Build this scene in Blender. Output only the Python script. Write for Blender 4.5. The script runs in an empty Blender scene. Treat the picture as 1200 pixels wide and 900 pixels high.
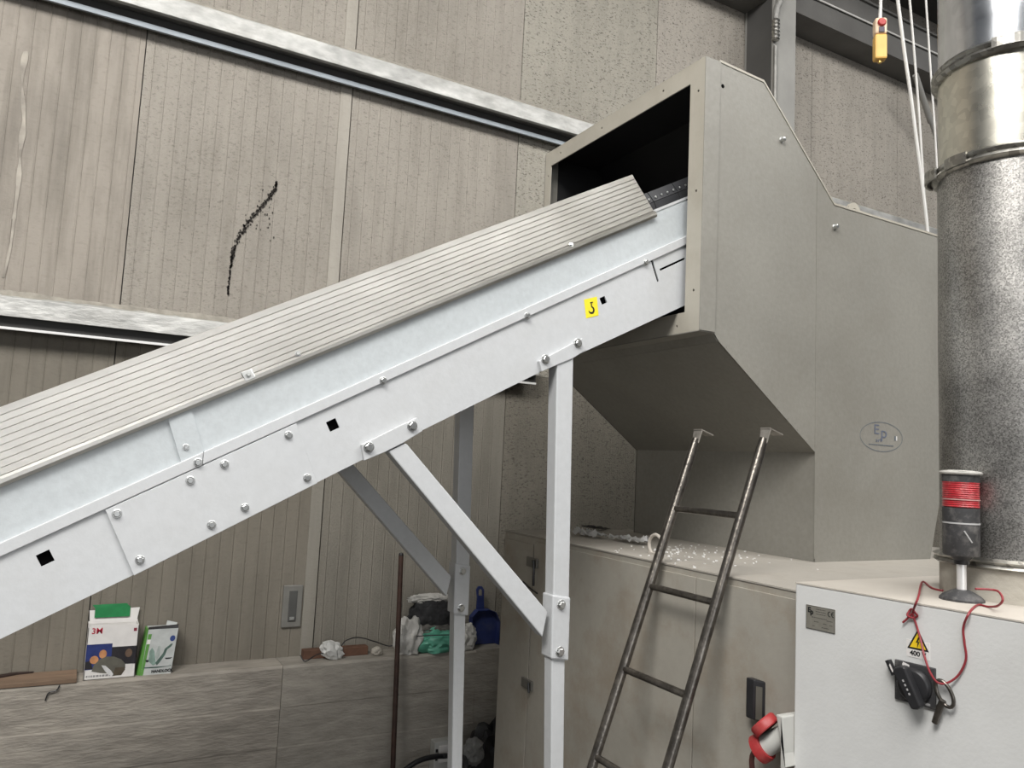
import bpy, bmesh, math, random
from mathutils import Vector, Matrix, noise
random.seed(7)
SC = bpy.context.scene
COL = SC.collection

# ------------------------------------------------------------------ camera
FPX, PITCH, ROLL, YAW = 910.16, .1004, .04832, .50117
EYE = Vector((0, 0, 1.6))
FW = Vector((math.sin(YAW)*math.cos(PITCH), math.cos(YAW)*math.cos(PITCH), math.sin(PITCH)))
R0 = Vector((math.cos(YAW), -math.sin(YAW), 0)); U0 = R0.cross(FW)
RT = R0*math.cos(ROLL) + U0*math.sin(ROLL)
UP = U0*math.cos(ROLL) - R0*math.sin(ROLL)
cam_d = bpy.data.cameras.new('camera'); cam = bpy.data.objects.new('camera', cam_d); COL.objects.link(cam)
cam_d.sensor_width = 36; cam_d.lens = FPX*36/1200; cam_d.clip_start = .05
m = Matrix((RT, UP, -FW)).transposed().to_4x4(); m.translation = EYE
cam.matrix_world = m
SC.camera = cam

# ------------------------------------------------------------------ light
world = bpy.data.worlds.new('hall_light'); SC.world = world; world.use_nodes = True
bg = world.node_tree.nodes['Background']
bg.inputs[0].default_value = (.93, .96, 1, 1); bg.inputs[1].default_value = .095
SC.view_settings.view_transform = 'Standard'; SC.view_settings.look = 'None'
SC.view_settings.exposure = 0; SC.view_settings.gamma = 1; SC.view_settings.use_curve_mapping = False

def area(name, loc, target, sx, sy, power, col):
    d = bpy.data.lights.new(name, 'AREA'); d.shape = 'RECTANGLE'; d.size = sx; d.size_y = sy
    d.energy = power; d.color = col
    o = bpy.data.objects.new(name, d); COL.objects.link(o)
    o.location = loc
    o.rotation_euler = (Vector(target)-Vector(loc)).to_track_quat('-Z', 'Y').to_euler()
    return o
area('roof_skylight', (1.5, -1.0, 5.5), (1.5, .3, 0), 8, 2.0, 430, (1, .98, .95))
area('roof_skylight_side', (-2.4, -.8, 5.6), (1.0, 1.4, 1.2), 2.4, 1.6, 230, (1, .97, .93))

area('front_fill', (-1.5, -7, 2.6), (.8, 1.8, 1.4), 5, 3, 150, (.97, .98, 1))  # added fill lamp behind the camera, brightens the far legs and fronts

# ------------------------------------------------------------------ pixel -> place
def ray(x, y): return FW*FPX + RT*(x-600) - UP*(y-450)
def at(x, y, ax, v):
    d = ray(x, y); i = 'XYZ'.index(ax)
    return EYE + d*((v-EYE[i])/d[i])
def atp(x, y, pt, nrm):
    d = ray(x, y); nrm = Vector(nrm)
    return EYE + d*((Vector(pt)-EYE).dot(nrm)/d.dot(nrm))

# ------------------------------------------------------------------ materials
MATS = {}
def mat(name, col, rough=.6, metal=0, var=.08, scale=6, bump=0, bscale=60, spec=.5, stretch=(1, 1, 1), var2=0, scale2=40, dirt=None, dirt_amt=0, dirt_scale=2.5):
    """procedural paint / metal / concrete: base colour varied by two noises, optional dirt patches, noise bump"""
    if name in MATS: return MATS[name]
    mt = bpy.data.materials.new(name); mt.use_nodes = True; nt = mt.node_tree; N = nt.nodes; L = nt.links
    b = N['Principled BSDF']
    b.inputs['Roughness'].default_value = rough; b.inputs['Metallic'].default_value = metal
    b.inputs['Specular IOR Level'].default_value = spec
    tc = N.new('ShaderNodeTexCoord'); mp = N.new('ShaderNodeMapping'); L.new(tc.outputs['Object'], mp.inputs[0])
    mp.inputs['Scale'].default_value = stretch
    def nz(sc, det=6):
        n = N.new('ShaderNodeTexNoise'); n.inputs['Scale'].default_value = sc; n.inputs['Detail'].default_value = det
        L.new(mp.outputs[0], n.inputs['Vector']); return n
    def mul(prev, fac_socket, lo, hi):
        mr = N.new('ShaderNodeMapRange'); mr.inputs[1].default_value = .3; mr.inputs[2].default_value = .7
        mr.inputs[3].default_value = lo; mr.inputs[4].default_value = hi; L.new(fac_socket, mr.inputs[0])
        mx = N.new('ShaderNodeMix'); mx.data_type = 'RGBA'; mx.blend_type = 'MULTIPLY'; mx.inputs[0].default_value = 1
        L.new(prev, mx.inputs[6]); L.new(mr.outputs[0], mx.inputs[7]); return mx.outputs[2]
    rgb = N.new('ShaderNodeRGB'); rgb.outputs[0].default_value = (*col, 1)
    c = mul(rgb.outputs[0], nz(scale).outputs[0], 1-var, 1+var)
    if var2: c = mul(c, nz(scale2, 8).outputs[0], 1-var2, 1+var2)
    if dirt:
        n = nz(dirt_scale, 10); n.inputs['Roughness'].default_value = .68
        mr = N.new('ShaderNodeMapRange'); mr.inputs[1].default_value = .48; mr.inputs[2].default_value = .74
        mr.inputs[4].default_value = dirt_amt; L.new(n.outputs[0], mr.inputs[0])
        mx = N.new('ShaderNodeMix'); mx.data_type = 'RGBA'; L.new(mr.outputs[0], mx.inputs[0])
        L.new(c, mx.inputs[6]); mx.inputs[7].default_value = (*dirt, 1); c = mx.outputs[2]
    L.new(c, b.inputs['Base Color'])
    if bump:
        bp = N.new('ShaderNodeBump'); bp.inputs['Strength'].default_value = bump; bp.inputs['Distance'].default_value = .01
        L.new(nz(bscale, 4).outputs[0], bp.inputs['Height']); L.new(bp.outputs[0], b.inputs['Normal'])
    MATS[name] = mt
    return mt

def galvanised(name, col, rough, contrast, scale, dirt=0):
    mt = bpy.data.materials.new(name); mt.use_nodes = True; nt = mt.node_tree; N = nt.nodes; L = nt.links
    b = N['Principled BSDF']; b.inputs['Metallic'].default_value = 1
    tc = N.new('ShaderNodeTexCoord')
    v = N.new('ShaderNodeTexVoronoi'); v.inputs['Scale'].default_value = scale; L.new(tc.outputs['Object'], v.inputs['Vector'])
    n = N.new('ShaderNodeTexNoise'); n.inputs['Scale'].default_value = 9; n.inputs['Detail'].default_value = 8; L.new(tc.outputs['Object'], n.inputs['Vector'])
    sp = N.new('ShaderNodeSeparateColor'); L.new(v.outputs['Color'], sp.inputs[0])
    mr = N.new('ShaderNodeMapRange'); mr.inputs[3].default_value = 1-contrast; mr.inputs[4].default_value = 1+contrast*.6; L.new(sp.outputs[0], mr.inputs[0])
    mr2 = N.new('ShaderNodeMapRange'); mr2.inputs[1].default_value = .3; mr2.inputs[2].default_value = .7; mr2.inputs[3].default_value = 1-contrast*.6; mr2.inputs[4].default_value = 1.1; L.new(n.outputs[0], mr2.inputs[0])
    mm = N.new('ShaderNodeMath'); mm.operation = 'MULTIPLY'; L.new(mr.outputs[0], mm.inputs[0]); L.new(mr2.outputs[0], mm.inputs[1])
    mx = N.new('ShaderNodeMix'); mx.data_type = 'RGBA'; mx.blend_type = 'MULTIPLY'; mx.inputs[0].default_value = 1
    mx.inputs[6].default_value = (*col, 1); L.new(mm.outputs[0], mx.inputs[7]); L.new(mx.outputs[2], b.inputs['Base Color'])
    mr3 = N.new('ShaderNodeMapRange'); mr3.inputs[3].default_value = rough-.08; mr3.inputs[4].default_value = rough+.12; L.new(n.outputs[0], mr3.inputs[0]); L.new(mr3.outputs[0], b.inputs['Roughness'])
    MATS[name] = mt
    return mt

def wall_material(name, col, streak, stucco, sscale, dirt=.25, dcol=(.16, .145, .12)):
    """dusty sandwich panel: vertical dirt streaks, fine stucco relief"""
    mt = bpy.data.materials.new(name); mt.use_nodes = True; nt = mt.node_tree; N = nt.nodes; L = nt.links
    b = N['Principled BSDF']; b.inputs['Roughness'].default_value = .75; b.inputs['Specular IOR Level'].default_value = .25
    g = N.new('ShaderNodeNewGeometry')
    def noise_at(sx, sy, sz, sc, det):
        mp = N.new('ShaderNodeMapping'); mp.inputs['Scale'].default_value = (sx, sy, sz); L.new(g.outputs['Position'], mp.inputs[0])
        n = N.new('ShaderNodeTexNoise'); n.inputs['Scale'].default_value = sc; n.inputs['Detail'].default_value = det; n.inputs['Roughness'].default_value = .62
        L.new(mp.outputs[0], n.inputs['Vector']); return n.outputs[0]
    def rng(s, a, bb, lo, hi):
        mr = N.new('ShaderNodeMapRange'); mr.inputs[1].default_value = a; mr.inputs[2].default_value = bb; mr.inputs[3].default_value = lo; mr.inputs[4].default_value = hi
        L.new(s, mr.inputs[0]); return mr.outputs[0]
    def mix(fac, a, bcol):
        mx = N.new('ShaderNodeMix'); mx.data_type = 'RGBA'; L.new(fac, mx.inputs[0]); L.new(a, mx.inputs[6]); mx.inputs[7].default_value = (*bcol, 1); return mx.outputs[2]
    rgb = N.new('ShaderNodeRGB'); rgb.outputs[0].default_value = (*col, 1)
    c = mix(rng(noise_at(1, 1, .09, 16, 8), .46, .78, 0, streak), rgb.outputs[0], dcol)
    c = mix(rng(noise_at(1, 1, .8, 1.6, 9), .45, .75, 0, dirt), c, dcol)
    c = mix(rng(noise_at(1, 1, .12, 7, 8), .55, .8, 0, streak*.7), c, tuple(min(1, x*1.45) for x in col))
    c = mix(rng(noise_at(1, 1, 2.0, sscale*.6, 5), .42, .62, .28*stucco, 0), c, tuple(x*1.35 for x in col))
    pits = rng(noise_at(1, 1, 1.9, sscale*.62, 4), .56, .66, 0, min(.8, .85*stucco))
    c = mix(pits, c, (.075, .067, .056))
    smear = rng(noise_at(1, 1, .35, 5.5, 9), .5, .66, 0, streak*.6)
    c = mix(smear, c, tuple(x*.62 for x in col))
    L.new(c, b.inputs['Base Color'])
    bp = N.new('ShaderNodeBump'); bp.inputs['Strength'].default_value = .35+.6*stucco; bp.inputs['Distance'].default_value = .004+.008*stucco
    L.new(noise_at(1, 1, 1.7, sscale, 5), bp.inputs['Height']); L.new(bp.outputs[0], b.inputs['Normal'])
    MATS[name] = mt
    return mt

CONV = mat('conveyor_paint', (.54, .555, .567), .42, 0, .035, 5, .04, 120, var2=.03, scale2=60, dirt=(.42, .42, .41), dirt_amt=.35, dirt_scale=5)
CONVU = mat('conveyor_upper_paint', (.50, .535, .55), .4, 0, .05, 6, .05, 160, var2=.05, scale2=90, dirt=(.38, .4, .41), dirt_amt=.4, dirt_scale=6)
HOP = mat('hopper_paint', (.252, .244, .217), .5, 0, .06, 4, .05, 140, var2=.06, scale2=70, dirt=(.19, .178, .15), dirt_amt=.4, dirt_scale=3)
FRAMEM = mat('hopper_paint_lit', (.43, .405, .345), .5, 0, .05, 5, .04, 140, dirt=(.3, .265, .21), dirt_amt=.4, dirt_scale=7)  # same paint as the hopper sheets, lightened to paint in the light it catches
BASE = mat('machine_paint', (.37, .35, .305), .5, 0, .07, 3, .04, 120, var2=.03, dirt=(.24, .175, .11), dirt_amt=.65, dirt_scale=4.5)
TOPM = mat('dusty_machine_top', (.38, .355, .315), .75, 0, .08, 6, .15, 90, dirt=(.24, .215, .18), dirt_amt=.6, dirt_scale=6)
CAB = mat('cabinet_paint', (.65, .655, .645), .45, 0, .03, 3, .05, 150, var2=.02, dirt=(.46, .455, .44), dirt_amt=.4, dirt_scale=5)
CABTOP = mat('cabinet_top_paint', (.49, .455, .405), .6, 0, .06, 7, .06, 100, dirt=(.42, .38, .32), dirt_amt=.35, dirt_scale=6)
INNER = mat('hopper_inside_shade', (.009, .009, .010), .8, 0, .2, 5)  # near-black colour paints the darkness inside the hopper
ALU = mat('ribbed_aluminium', (.74, .73, .70), .40, .5, .08, 8, .03, 200, stretch=(.25, 1, 1), var2=.06, scale2=30, dirt=(.54, .525, .49), dirt_amt=.5, dirt_scale=4)
ZINC = mat('zinc_bolt', (.62, .63, .62), .3, .9, .1, 80)
DARKSTEEL = mat('dark_steel_tube', (.12, .11, .098), .3, .85, .25, 25, .1, 160, var2=.2, scale2=90, dirt=(.34, .31, .27), dirt_amt=.55, dirt_scale=22)
BLACK = mat('black_plastic', (.018, .018, .02), .42, 0, .15, 30)
BLACKD = mat('dusty_black_plastic', (.04, .04, .042), .6, 0, .25, 40, dirt=(.22, .21, .2), dirt_amt=.6, dirt_scale=45)
HOLE = mat('hole_shade', (.004, .004, .004), .9, 0, .1, 10, spec=.05)  # black colour paints the darkness seen through holes
WHITE = mat('white_card', (.72, .7, .68), .6, 0, .05, 30)
WALLA = wall_material('wall_panel_smooth', (.335, .303, .262), .85, .12, 60, .6)
WALLB = wall_material('wall_panel_fine', (.352, .325, .284), .45, .45, 120, .4)
WALLC = wall_material('wall_panel_stucco', (.455, .43, .37), .35, 1.0, 120, .3)
WALLE = wall_material('wall_panel_orange_peel', (.46, .425, .375), .3, .9, 120, .3)
WALLAL = wall_material('lower_panel_dark', (.20, .182, .15), .55, .15, 60, .4, (.11, .10, .082))
WALLCL = wall_material('lower_panel_dark_stucco', (.235, .217, .18), .35, 1.0, 120, .3, (.12, .11, .09))
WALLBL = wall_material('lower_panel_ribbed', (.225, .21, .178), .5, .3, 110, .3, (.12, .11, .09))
JAMBL = wall_material('lower_jamb_dark', (.27, .255, .22), .35, .1, 60, .2)
JAMB = wall_material('jamb_strip_paint', (.385, .36, .315), .35, .1, 60, .2)
CONC = mat('board_marked_concrete', (.33, .302, .262), .9, 0, .16, 2.2, .45, 60, spec=.15, stretch=(.45, 1, 2.0), var2=.22, scale2=22, dirt=(.33, .31, .275), dirt_amt=.5, dirt_scale=6)
CONC2 = mat('pale_concrete', (.33, .307, .268), .9, 0, .12, 2.5, .4, 70, spec=.15, stretch=(.5, 1, 1.6), var2=.15, scale2=22, dirt=(.16, .145, .125), dirt_amt=.55, dirt_scale=5)
FLOORM = mat('concrete_floor', (.085, .08, .072), .85, 0, .15, 2, .3, 30)
GALV_RAIL = mat('galvanised_rail_dusty', (.50, .50, .48), .55, .35, .15, 8, .35, 70, stretch=(.4, 1, 1), var2=.25, scale2=30, dirt=(.25, .24, .22), dirt_amt=.7, dirt_scale=9)
RAILDARK = mat('rail_side_shade', (.2, .195, .185), .55, .3, .12, 8)  # darker rail colour, paints in the shade behind the channel
LIPW = mat('rail_lip_lit', (.75, .75, .74), .45, .1, .05, 10)  # white paints in the bright reflection on the lower lip
STRIP = mat('rail_lip_zinc', (.25, .28, .31), .45, .2, .1, 10)
STEELP = mat('grey_steel_paint', (.34, .335, .315), .6, .1, .12, 5, .1, 60, dirt=(.14, .135, .125), dirt_amt=.5)
DECK = mat('roof_deck', (.10, .098, .092), .8, 0, .15, 3)
DUCT_LOW = galvanised('duct_spangled_zinc', (.46, .45, .43), .42, .5, 400)
DUCT_MID = galvanised('duct_stained_zinc', (.66, .64, .56), .27, .13, 60)
DUCT_TOP = galvanised('duct_clean_zinc', (.70, .73, .77), .2, .1, 50)
CLAMP = galvanised('clamp_steel', (.42, .41, .38), .35, .4, 80)

# ------------------------------------------------------------------ mesh helpers
def box(bm, x0, x1, y0, y1, z0, z1, M=None):
    v = [bm.verts.new((x, y, z)) for x in (x0, x1) for y in (y0, y1) for z in (z0, z1)]
    for f in ((0, 1, 3, 2), (4, 6, 7, 5), (0, 4, 5, 1), (2, 3, 7, 6), (0, 2, 6, 4), (1, 5, 7, 3)):
        bm.faces.new([v[i] for i in f])
    if M is not None: bmesh.ops.transform(bm, matrix=M, verts=v)
    return v
def prism(bm, pts, vec):
    vec = Vector(vec); a = [bm.verts.new(p) for p in pts]; b = [bm.verts.new(Vector(p)+vec) for p in pts]
    bm.faces.new(a); bm.faces.new(b[::-1]); n = len(a)
    for i in range(n): bm.faces.new((a[i], b[i], b[(i+1) % n], a[(i+1) % n]))
def plate(bm, loops, vec):
    """flat plate with holes: loops of 3D points (first the outline), thickness vec"""
    es = []
    for lp in loops:
        vs = [bm.verts.new(p) for p in lp]
        for i in range(len(vs)): es.append(bm.edges.new((vs[i], vs[(i+1) % len(vs)])))
    r = bmesh.ops.triangle_fill(bm, use_beauty=True, use_dissolve=False, edges=es)
    fs = [g for g in r['geom'] if isinstance(g, bmesh.types.BMFace)]
    ex = bmesh.ops.extrude_face_region(bm, geom=fs)
    bmesh.ops.translate(bm, vec=Vector(vec), verts=[g for g in ex['geom'] if isinstance(g, bmesh.types.BMVert)])
def frame_of(d):
    d = Vector(d).normalized(); a = Vector((0, 0, 1)) if abs(d.z) < .9 else Vector((1, 0, 0))
    u = d.cross(a).normalized(); return u, d.cross(u)
def tube(bm, pts, r, n=10, caps=True):
    pts = [Vector(p) for p in pts]; rings = []
    u = None
    for i, p in enumerate(pts):
        d = (pts[min(i+1, len(pts)-1)]-pts[max(i-1, 0)]).normalized()
        if u is None: u, w = frame_of(d)
        else:
            u = (u-d*u.dot(d)).normalized(); w = d.cross(u)
        rr = r[i] if isinstance(r, (list, tuple)) else r
        rings.append([bm.verts.new(p+(u*math.cos(2*math.pi*k/n)+w*math.sin(2*math.pi*k/n))*rr) for k in range(n)])
    for a, b in zip(rings, rings[1:]):
        for k in range(n): bm.faces.new((a[k], a[(k+1) % n], b[(k+1) % n], b[k]))
    if caps: bm.faces.new(rings[0][::-1]); bm.faces.new(rings[-1])
def lathe(bm, prof, c, axis=(0, 0, 1), n=32):
    """prof: (radius, height) along axis from c"""
    c = Vector(c); ax = Vector(axis).normalized(); u, w = frame_of(ax); rings = []
    for r, h in prof:
        if r < 1e-6: rings.append([bm.verts.new(c+ax*h)])
        else: rings.append([bm.verts.new(c+ax*h+(u*math.cos(2*math.pi*k/n)+w*math.sin(2*math.pi*k/n))*r) for k in range(n)])
    for a, b in zip(rings, rings[1:]):
        for k in range(n):
            q = (a[k % len(a)], a[(k+1) % len(a)], b[(k+1) % len(b)], b[k % len(b)])
            q = [v for i, v in enumerate(q) if v not in q[:i]]
            if len(q) > 2: bm.faces.new(q)
def smooth_path(pts, k=6):
    pts = [Vector(p) for p in pts]; out = []
    for i in range(len(pts)-1):
        p0, p1, p2, p3 = pts[max(i-1, 0)], pts[i], pts[i+1], pts[min(i+2, len(pts)-1)]
        for j in range(k):
            t = j/k
            out.append(.5*((2*p1)+(p2-p0)*t+(2*p0-5*p1+4*p2-p3)*t*t+(3*p1-p0-3*p2+p3)*t**3))
    return out+[pts[-1]]
def link(name, me, material, parent=None):
    o = bpy.data.objects.new(name, me); COL.objects.link(o)
    if material is not None and not me.materials: me.materials.append(material)
    if parent is not None:
        o.parent = parent
        p = parent; off = Vector((0, 0, 0))
        while p is not None: off += p.location; p = p.parent
        o.location = -off
    return o
def obj(name, bm, material, parent=None, smooth=False, bevel=0):
    bmesh.ops.recalc_face_normals(bm, faces=bm.faces[:])
    me = bpy.data.meshes.new(name); bm.to_mesh(me); bm.free()
    if smooth:
        for p in me.polygons: p.use_smooth = True
        try: me.set_sharp_from_angle(angle=math.radians(38))
        except Exception: pass
    o = link(name, me, material, parent)
    if bevel:
        md = o.modifiers.new('edge', 'BEVEL'); md.width = bevel; md.segments = 2; md.limit_method = 'ANGLE'; md.angle_limit = math.radians(40)
    return o
def nb(): return bmesh.new()
def bxo(name, x0, x1, y0, y1, z0, z1, material, parent=None, bevel=0):
    bm = nb(); box(bm, x0, x1, y0, y1, z0, z1); return obj(name, bm, material, parent, bevel=bevel)
def tag(o, label, cat=None, group=None, kind=None):
    if label: o['label'] = label
    if cat: o['category'] = cat
    if group: o['group'] = group
    if kind: o['kind'] = kind
    return o
def thing(name, label, cat, loc, group=None):
    o = bpy.data.objects.new(name, None); COL.objects.link(o); o.location = loc; o.empty_display_size = .05
    return tag(o, label, cat, group)
def struct(o, label, cat=None): return tag(o, label, cat, kind='structure')
def place(name, me, material, loc, rot, parent):
    """shared mesh placed in world space under a parent"""
    o = link(name, me, material, parent)
    o.location = o.location + Vector(loc)
    o.rotation_euler = rot.to_euler() if hasattr(rot, 'to_euler') else rot
    return o
def text(name, body, size, origin, right, up, material, parent, sx=1.0, align='LEFT', bold=0.0):
    cu = bpy.data.curves.new(name, 'FONT'); cu.body = body; cu.size = size; cu.extrude = .0002; cu.align_x = align; cu.resolution_u = 3; cu.offset = bold
    t = bpy.data.objects.new(name, cu); COL.objects.link(t)
    dg = bpy.context.evaluated_depsgraph_get()
    me = bpy.data.meshes.new_from_object(t.evaluated_get(dg)); bpy.data.objects.remove(t)
    r = Vector(right).normalized(); u = Vector(up).normalized(); n = r.cross(u)
    M = Matrix((r*sx, u, n)).transposed().to_4x4(); M.translation = Vector(origin)
    me.transform(M); me.materials.clear()
    return link(name, me, material, parent)
def poly(name, pts, thick, material, parent):
    bm = nb(); prism(bm, pts, thick); return obj(name, bm, material, parent)
def bolt_mesh(name, rw, rh, hw, hh):
    """washer and hex head standing on z = 0"""
    bm = nb(); lathe(bm, [(0, 0), (rw, 0), (rw, hw*.7), (rw*.92, hw), (rh, hw)], (0, 0, 0), n=16)
    lathe(bm, [(rh, hw), (rh, hw+hh*.8), (rh*.8, hw+hh), (0, hw+hh)], (0, 0, 0), n=6)
    bmesh.ops.recalc_face_normals(bm, faces=bm.faces[:])
    me = bpy.data.meshes.new(name); bm.to_mesh(me); bm.free(); me.materials.append(ZINC); return me
BOLT = bolt_mesh('bolt', .0088, .0066, .0012, .005)
BOLTBIG = bolt_mesh('big_bolt', .0125, .0095, .002, .007)
BOLTS = bolt_mesh('small_bolt', .0065, .0045, .001, .0035)
def screw(me, loc, n, parent, name='bolt', spin=None):
    q = Vector((0, 0, 1)).rotation_difference(Vector(n)).to_matrix() @ Matrix.Rotation(random.random() if spin is None else spin, 3, 'Z')
    return place(name, me, None, loc, q, parent)
def crumple(bm, c, rad, amp, seed, sub=3, freq=3.0, flat=None):
    """wrinkled bag or rag"""
    r = bmesh.ops.create_icosphere(bm, subdivisions=sub, radius=1)
    for v in r['verts']:
        d = v.co.normalized(); s = Vector((seed*3.1, seed*1.7, seed*2.3))
        k = 1+amp*(noise.noise(d*freq+s)+.5*noise.noise(d*freq*2.3+s)+.6*(1-2*abs(noise.noise(d*freq*1.4-s))))
        v.co = Vector((d.x*rad[0]*k, d.y*rad[1]*k, d.z*rad[2]*k))+Vector(c)
        if flat is not None and v.co.z < flat: v.co.z = flat
# ================================================================== SETTING
YW = 3.3
ZL = .762
struct(bxo('floor', -6, 9, -5, 3.6, -.1, 0, FLOORM), 'dusty grey concrete floor of the hall', 'floor')

wall = bpy.data.objects.new('wall_back', None); COL.objects.link(wall); wall.location = (1, YW, 0)
struct(wall, 'tall hall wall of ribbed beige sandwich panels', 'wall')
def panel(x0, x1, material, pitch, depth, z0=.7, z1=5.2):
    """one sheet with narrow upright ribs, plus a folded edge"""
    prof = [(x0+.002, 0)]; x = x0+pitch*.6
    while x < x1-.02:
        prof += [(x-.004, 0), (x-.0015, -depth), (x+.002, -depth*.6), (x+.0045, depth*.8), (x+.008, 0)]; x += pitch
    prof.append((x1-.002, 0)); bm = nb()
    a = [bm.verts.new((p[0], YW+p[1], z0)) for p in prof]; b = [bm.verts.new((p[0], YW+p[1], z1)) for p in prof]
    for i in range(len(a)-1): bm.faces.new((a[i], a[i+1], b[i+1], b[i]))
    for s, i in ((x0+.002, 0), (x1-.002, -1)):
        c = bm.verts.new((s, YW+.04, z0)); d = bm.verts.new((s, YW+.04, z1)); bm.faces.new((a[i], c, d, b[i]))
    return obj('wall_panel', bm, material, wall)
JX = [-4.2, -3.35, -2.5, -1.65, -.78, .083, .922, 1.777, 2.633, 3.3, 3.897, 4.76, 5.62, 6.5, 7.4]
WM = [WALLA, WALLA, WALLA, WALLA, WALLA, WALLA, WALLB, WALLC, WALLE, WALLE, WALLE, WALLE, WALLE, WALLE]
WM[5] = WALLB
for i in range(len(JX)-1):
    dp_ = .0016 if i < 7 else .0012
    panel(JX[i], JX[i+1], WM[i], .0505, dp_, 2.03, 5.2)
    panel(JX[i], JX[i+1], WALLAL if i < 6 else (WALLBL if i == 6 else WALLCL), .0505, dp_, .7, 2.028)  # sheets below the lower rail take darker colours
bxo('panel_core', -4.2, 7.4, YW+.03, YW+.15, .5, 5.2, DECK, wall)
bxo('jamb_strip', .868, .918, YW-.006, YW+.02, 2.03, 5.0, JAMB, wall)
bxo('jamb_strip', .868, .918, YW-.006, YW+.02, ZL, 2.028, JAMBL, wall)  # same strip below the rail, in a darker tone
# black scuff on the panel: flaked paint along a bent line
bm = nb()
path = smooth_path([(324, 208), (321, 222), (313, 232), (302, 246), (291, 258), (283, 272), (275, 288), (272, 300), (270, 318), (267, 343)], 9)
path = smooth_path([(x, y, 0) for x, y in [(324, 214), (321, 224), (313, 234), (302, 247), (291, 260), (283, 273), (275, 290), (272, 302), (270, 318), (267, 343)]], 10)
for i, p in enumerate(path):
    wd = 2.0*math.sin(math.pi*min(1, (i+8)/len(path)))**.7+.6
    for q in range(4):
        c = at(p.x+random.gauss(0, wd*.55), p.y+random.gauss(0, 1.8), 'Y', YW-.0035)
        k = random.randint(4, 6); r = random.uniform(.0012, .0050); a0 = random.random()*6
        prism(bm, [c+Vector((math.cos(a0+6.283*j/k), 0, 1.5*math.sin(a0+6.283*j/k)))*r*random.uniform(.5, 1.2) for j in range(k)], (0, .003, 0))
for q in range(22):
    c = at(random.gauss(308, 8), random.gauss(252, 14), 'Y', YW-.0035); r = random.uniform(.001, .003)
    prism(bm, [c+Vector((math.cos(6.283*j/5), 0, 2*math.sin(6.283*j/5)))*r for j in range(5)], (0, .003, 0))
o = obj('scuff_mark', bm, mat('black_scuff', (.035, .03, .026), .9, 0, .3, 60), wall); o['label'] = 'black flaky scuff mark on wall panel'; o['kind'] = 'stuff'
# pale run of lime down the first panel
bm = nb()
run = smooth_path([(x, y, 0) for x, y in [(30, 60), (26, 95), (28, 140), (24, 175), (22, 210), (17, 250), (12, 290), (4, 325)]], 6)
for a, b in zip(run, run[1:]):
    i = run.index(a); w0, w1 = 2.4+3.4*noise.noise((i*.23, 0, 0)), 2.4+3.4*noise.noise(((i+1)*.23, 0, 0))
    if i > 30: w0 *= .6; w1 *= .6
    q = [at(a.x-w0, a.y, 'Y', YW-.0032), at(a.x+w0, a.y, 'Y', YW-.0032), at(b.x+w1, b.y, 'Y', YW-.0032), at(b.x-w1, b.y, 'Y', YW-.0032)]
    bm.faces.new([bm.verts.new(p) for p in q])
bmesh.ops.remove_doubles(bm, verts=bm.verts[:], dist=.0003)
o = obj('lime_run', bm, mat('lime_run_white', (.36, .33, .285), .9, 0, .3, 18), wall); o['label'] = 'whitish lime run trickling down panel'
# flush handle of the panel door
h = bxo('flush_handle', .782, .862, YW-.010, YW+.002, .882, 1.052, mat('handle_zinc', (.25, .245, .225), .5, .5, .1, 20), wall, bevel=.003)
bxo('handle_recess', .806, .840, YW-.0125, YW-.009, .905, 1.03, mat('handle_recess_dark', (.11, .11, .105), .5, .4, .1, 20), h, bevel=.004)
bxo('handle_grip', .813, .833, YW-.018, YW-.012, .912, .925, ZINC, h, bevel=.002)

# concrete plinth
pl = bpy.data.objects.new('wall_plinth', None); COL.objects.link(pl); pl.location = (.5, 3.2, 0); struct(pl, 'board-marked concrete plinth along foot of wall', 'plinth')
YP = 3.165
def plinth(x0, x1, material, offs, end=None):
    bm = nb(); prof = []; n = len(offs); zz = [0+(ZL-.008)*i/n for i in range(n+1)]
    for i in range(n): prof += [(YP+offs[i], zz[i]+.003), (YP+offs[i], zz[i+1]-.002)]
    prof += [(YP+.008, ZL), (YW+.03, ZL), (YW+.03, 0)]
    prism(bm, [(x0, y, z) for y, z in prof], (x1-x0, 0, 0))
    return obj('concrete_pour', bm, material, pl)
plinth(-4.2, .772, CONC, [.003, -.001, .002, 0, .003])
plinth(.774, 1.62, CONC2, [0, .003, -.001, .002, .0])
# rounded end of the plinth beside the machine
bm = nb()
e = [(1.621, .0), (1.64, .12), (1.68, .26), (1.73, .36), (1.77, .47), (1.80, .62), (1.81, ZL), (1.621, ZL)]
prism(bm, [(x, YP+.002, z) for x, z in e], (0, .16, 0)); obj('rounded_end', bm, CONC2, pl)

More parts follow.
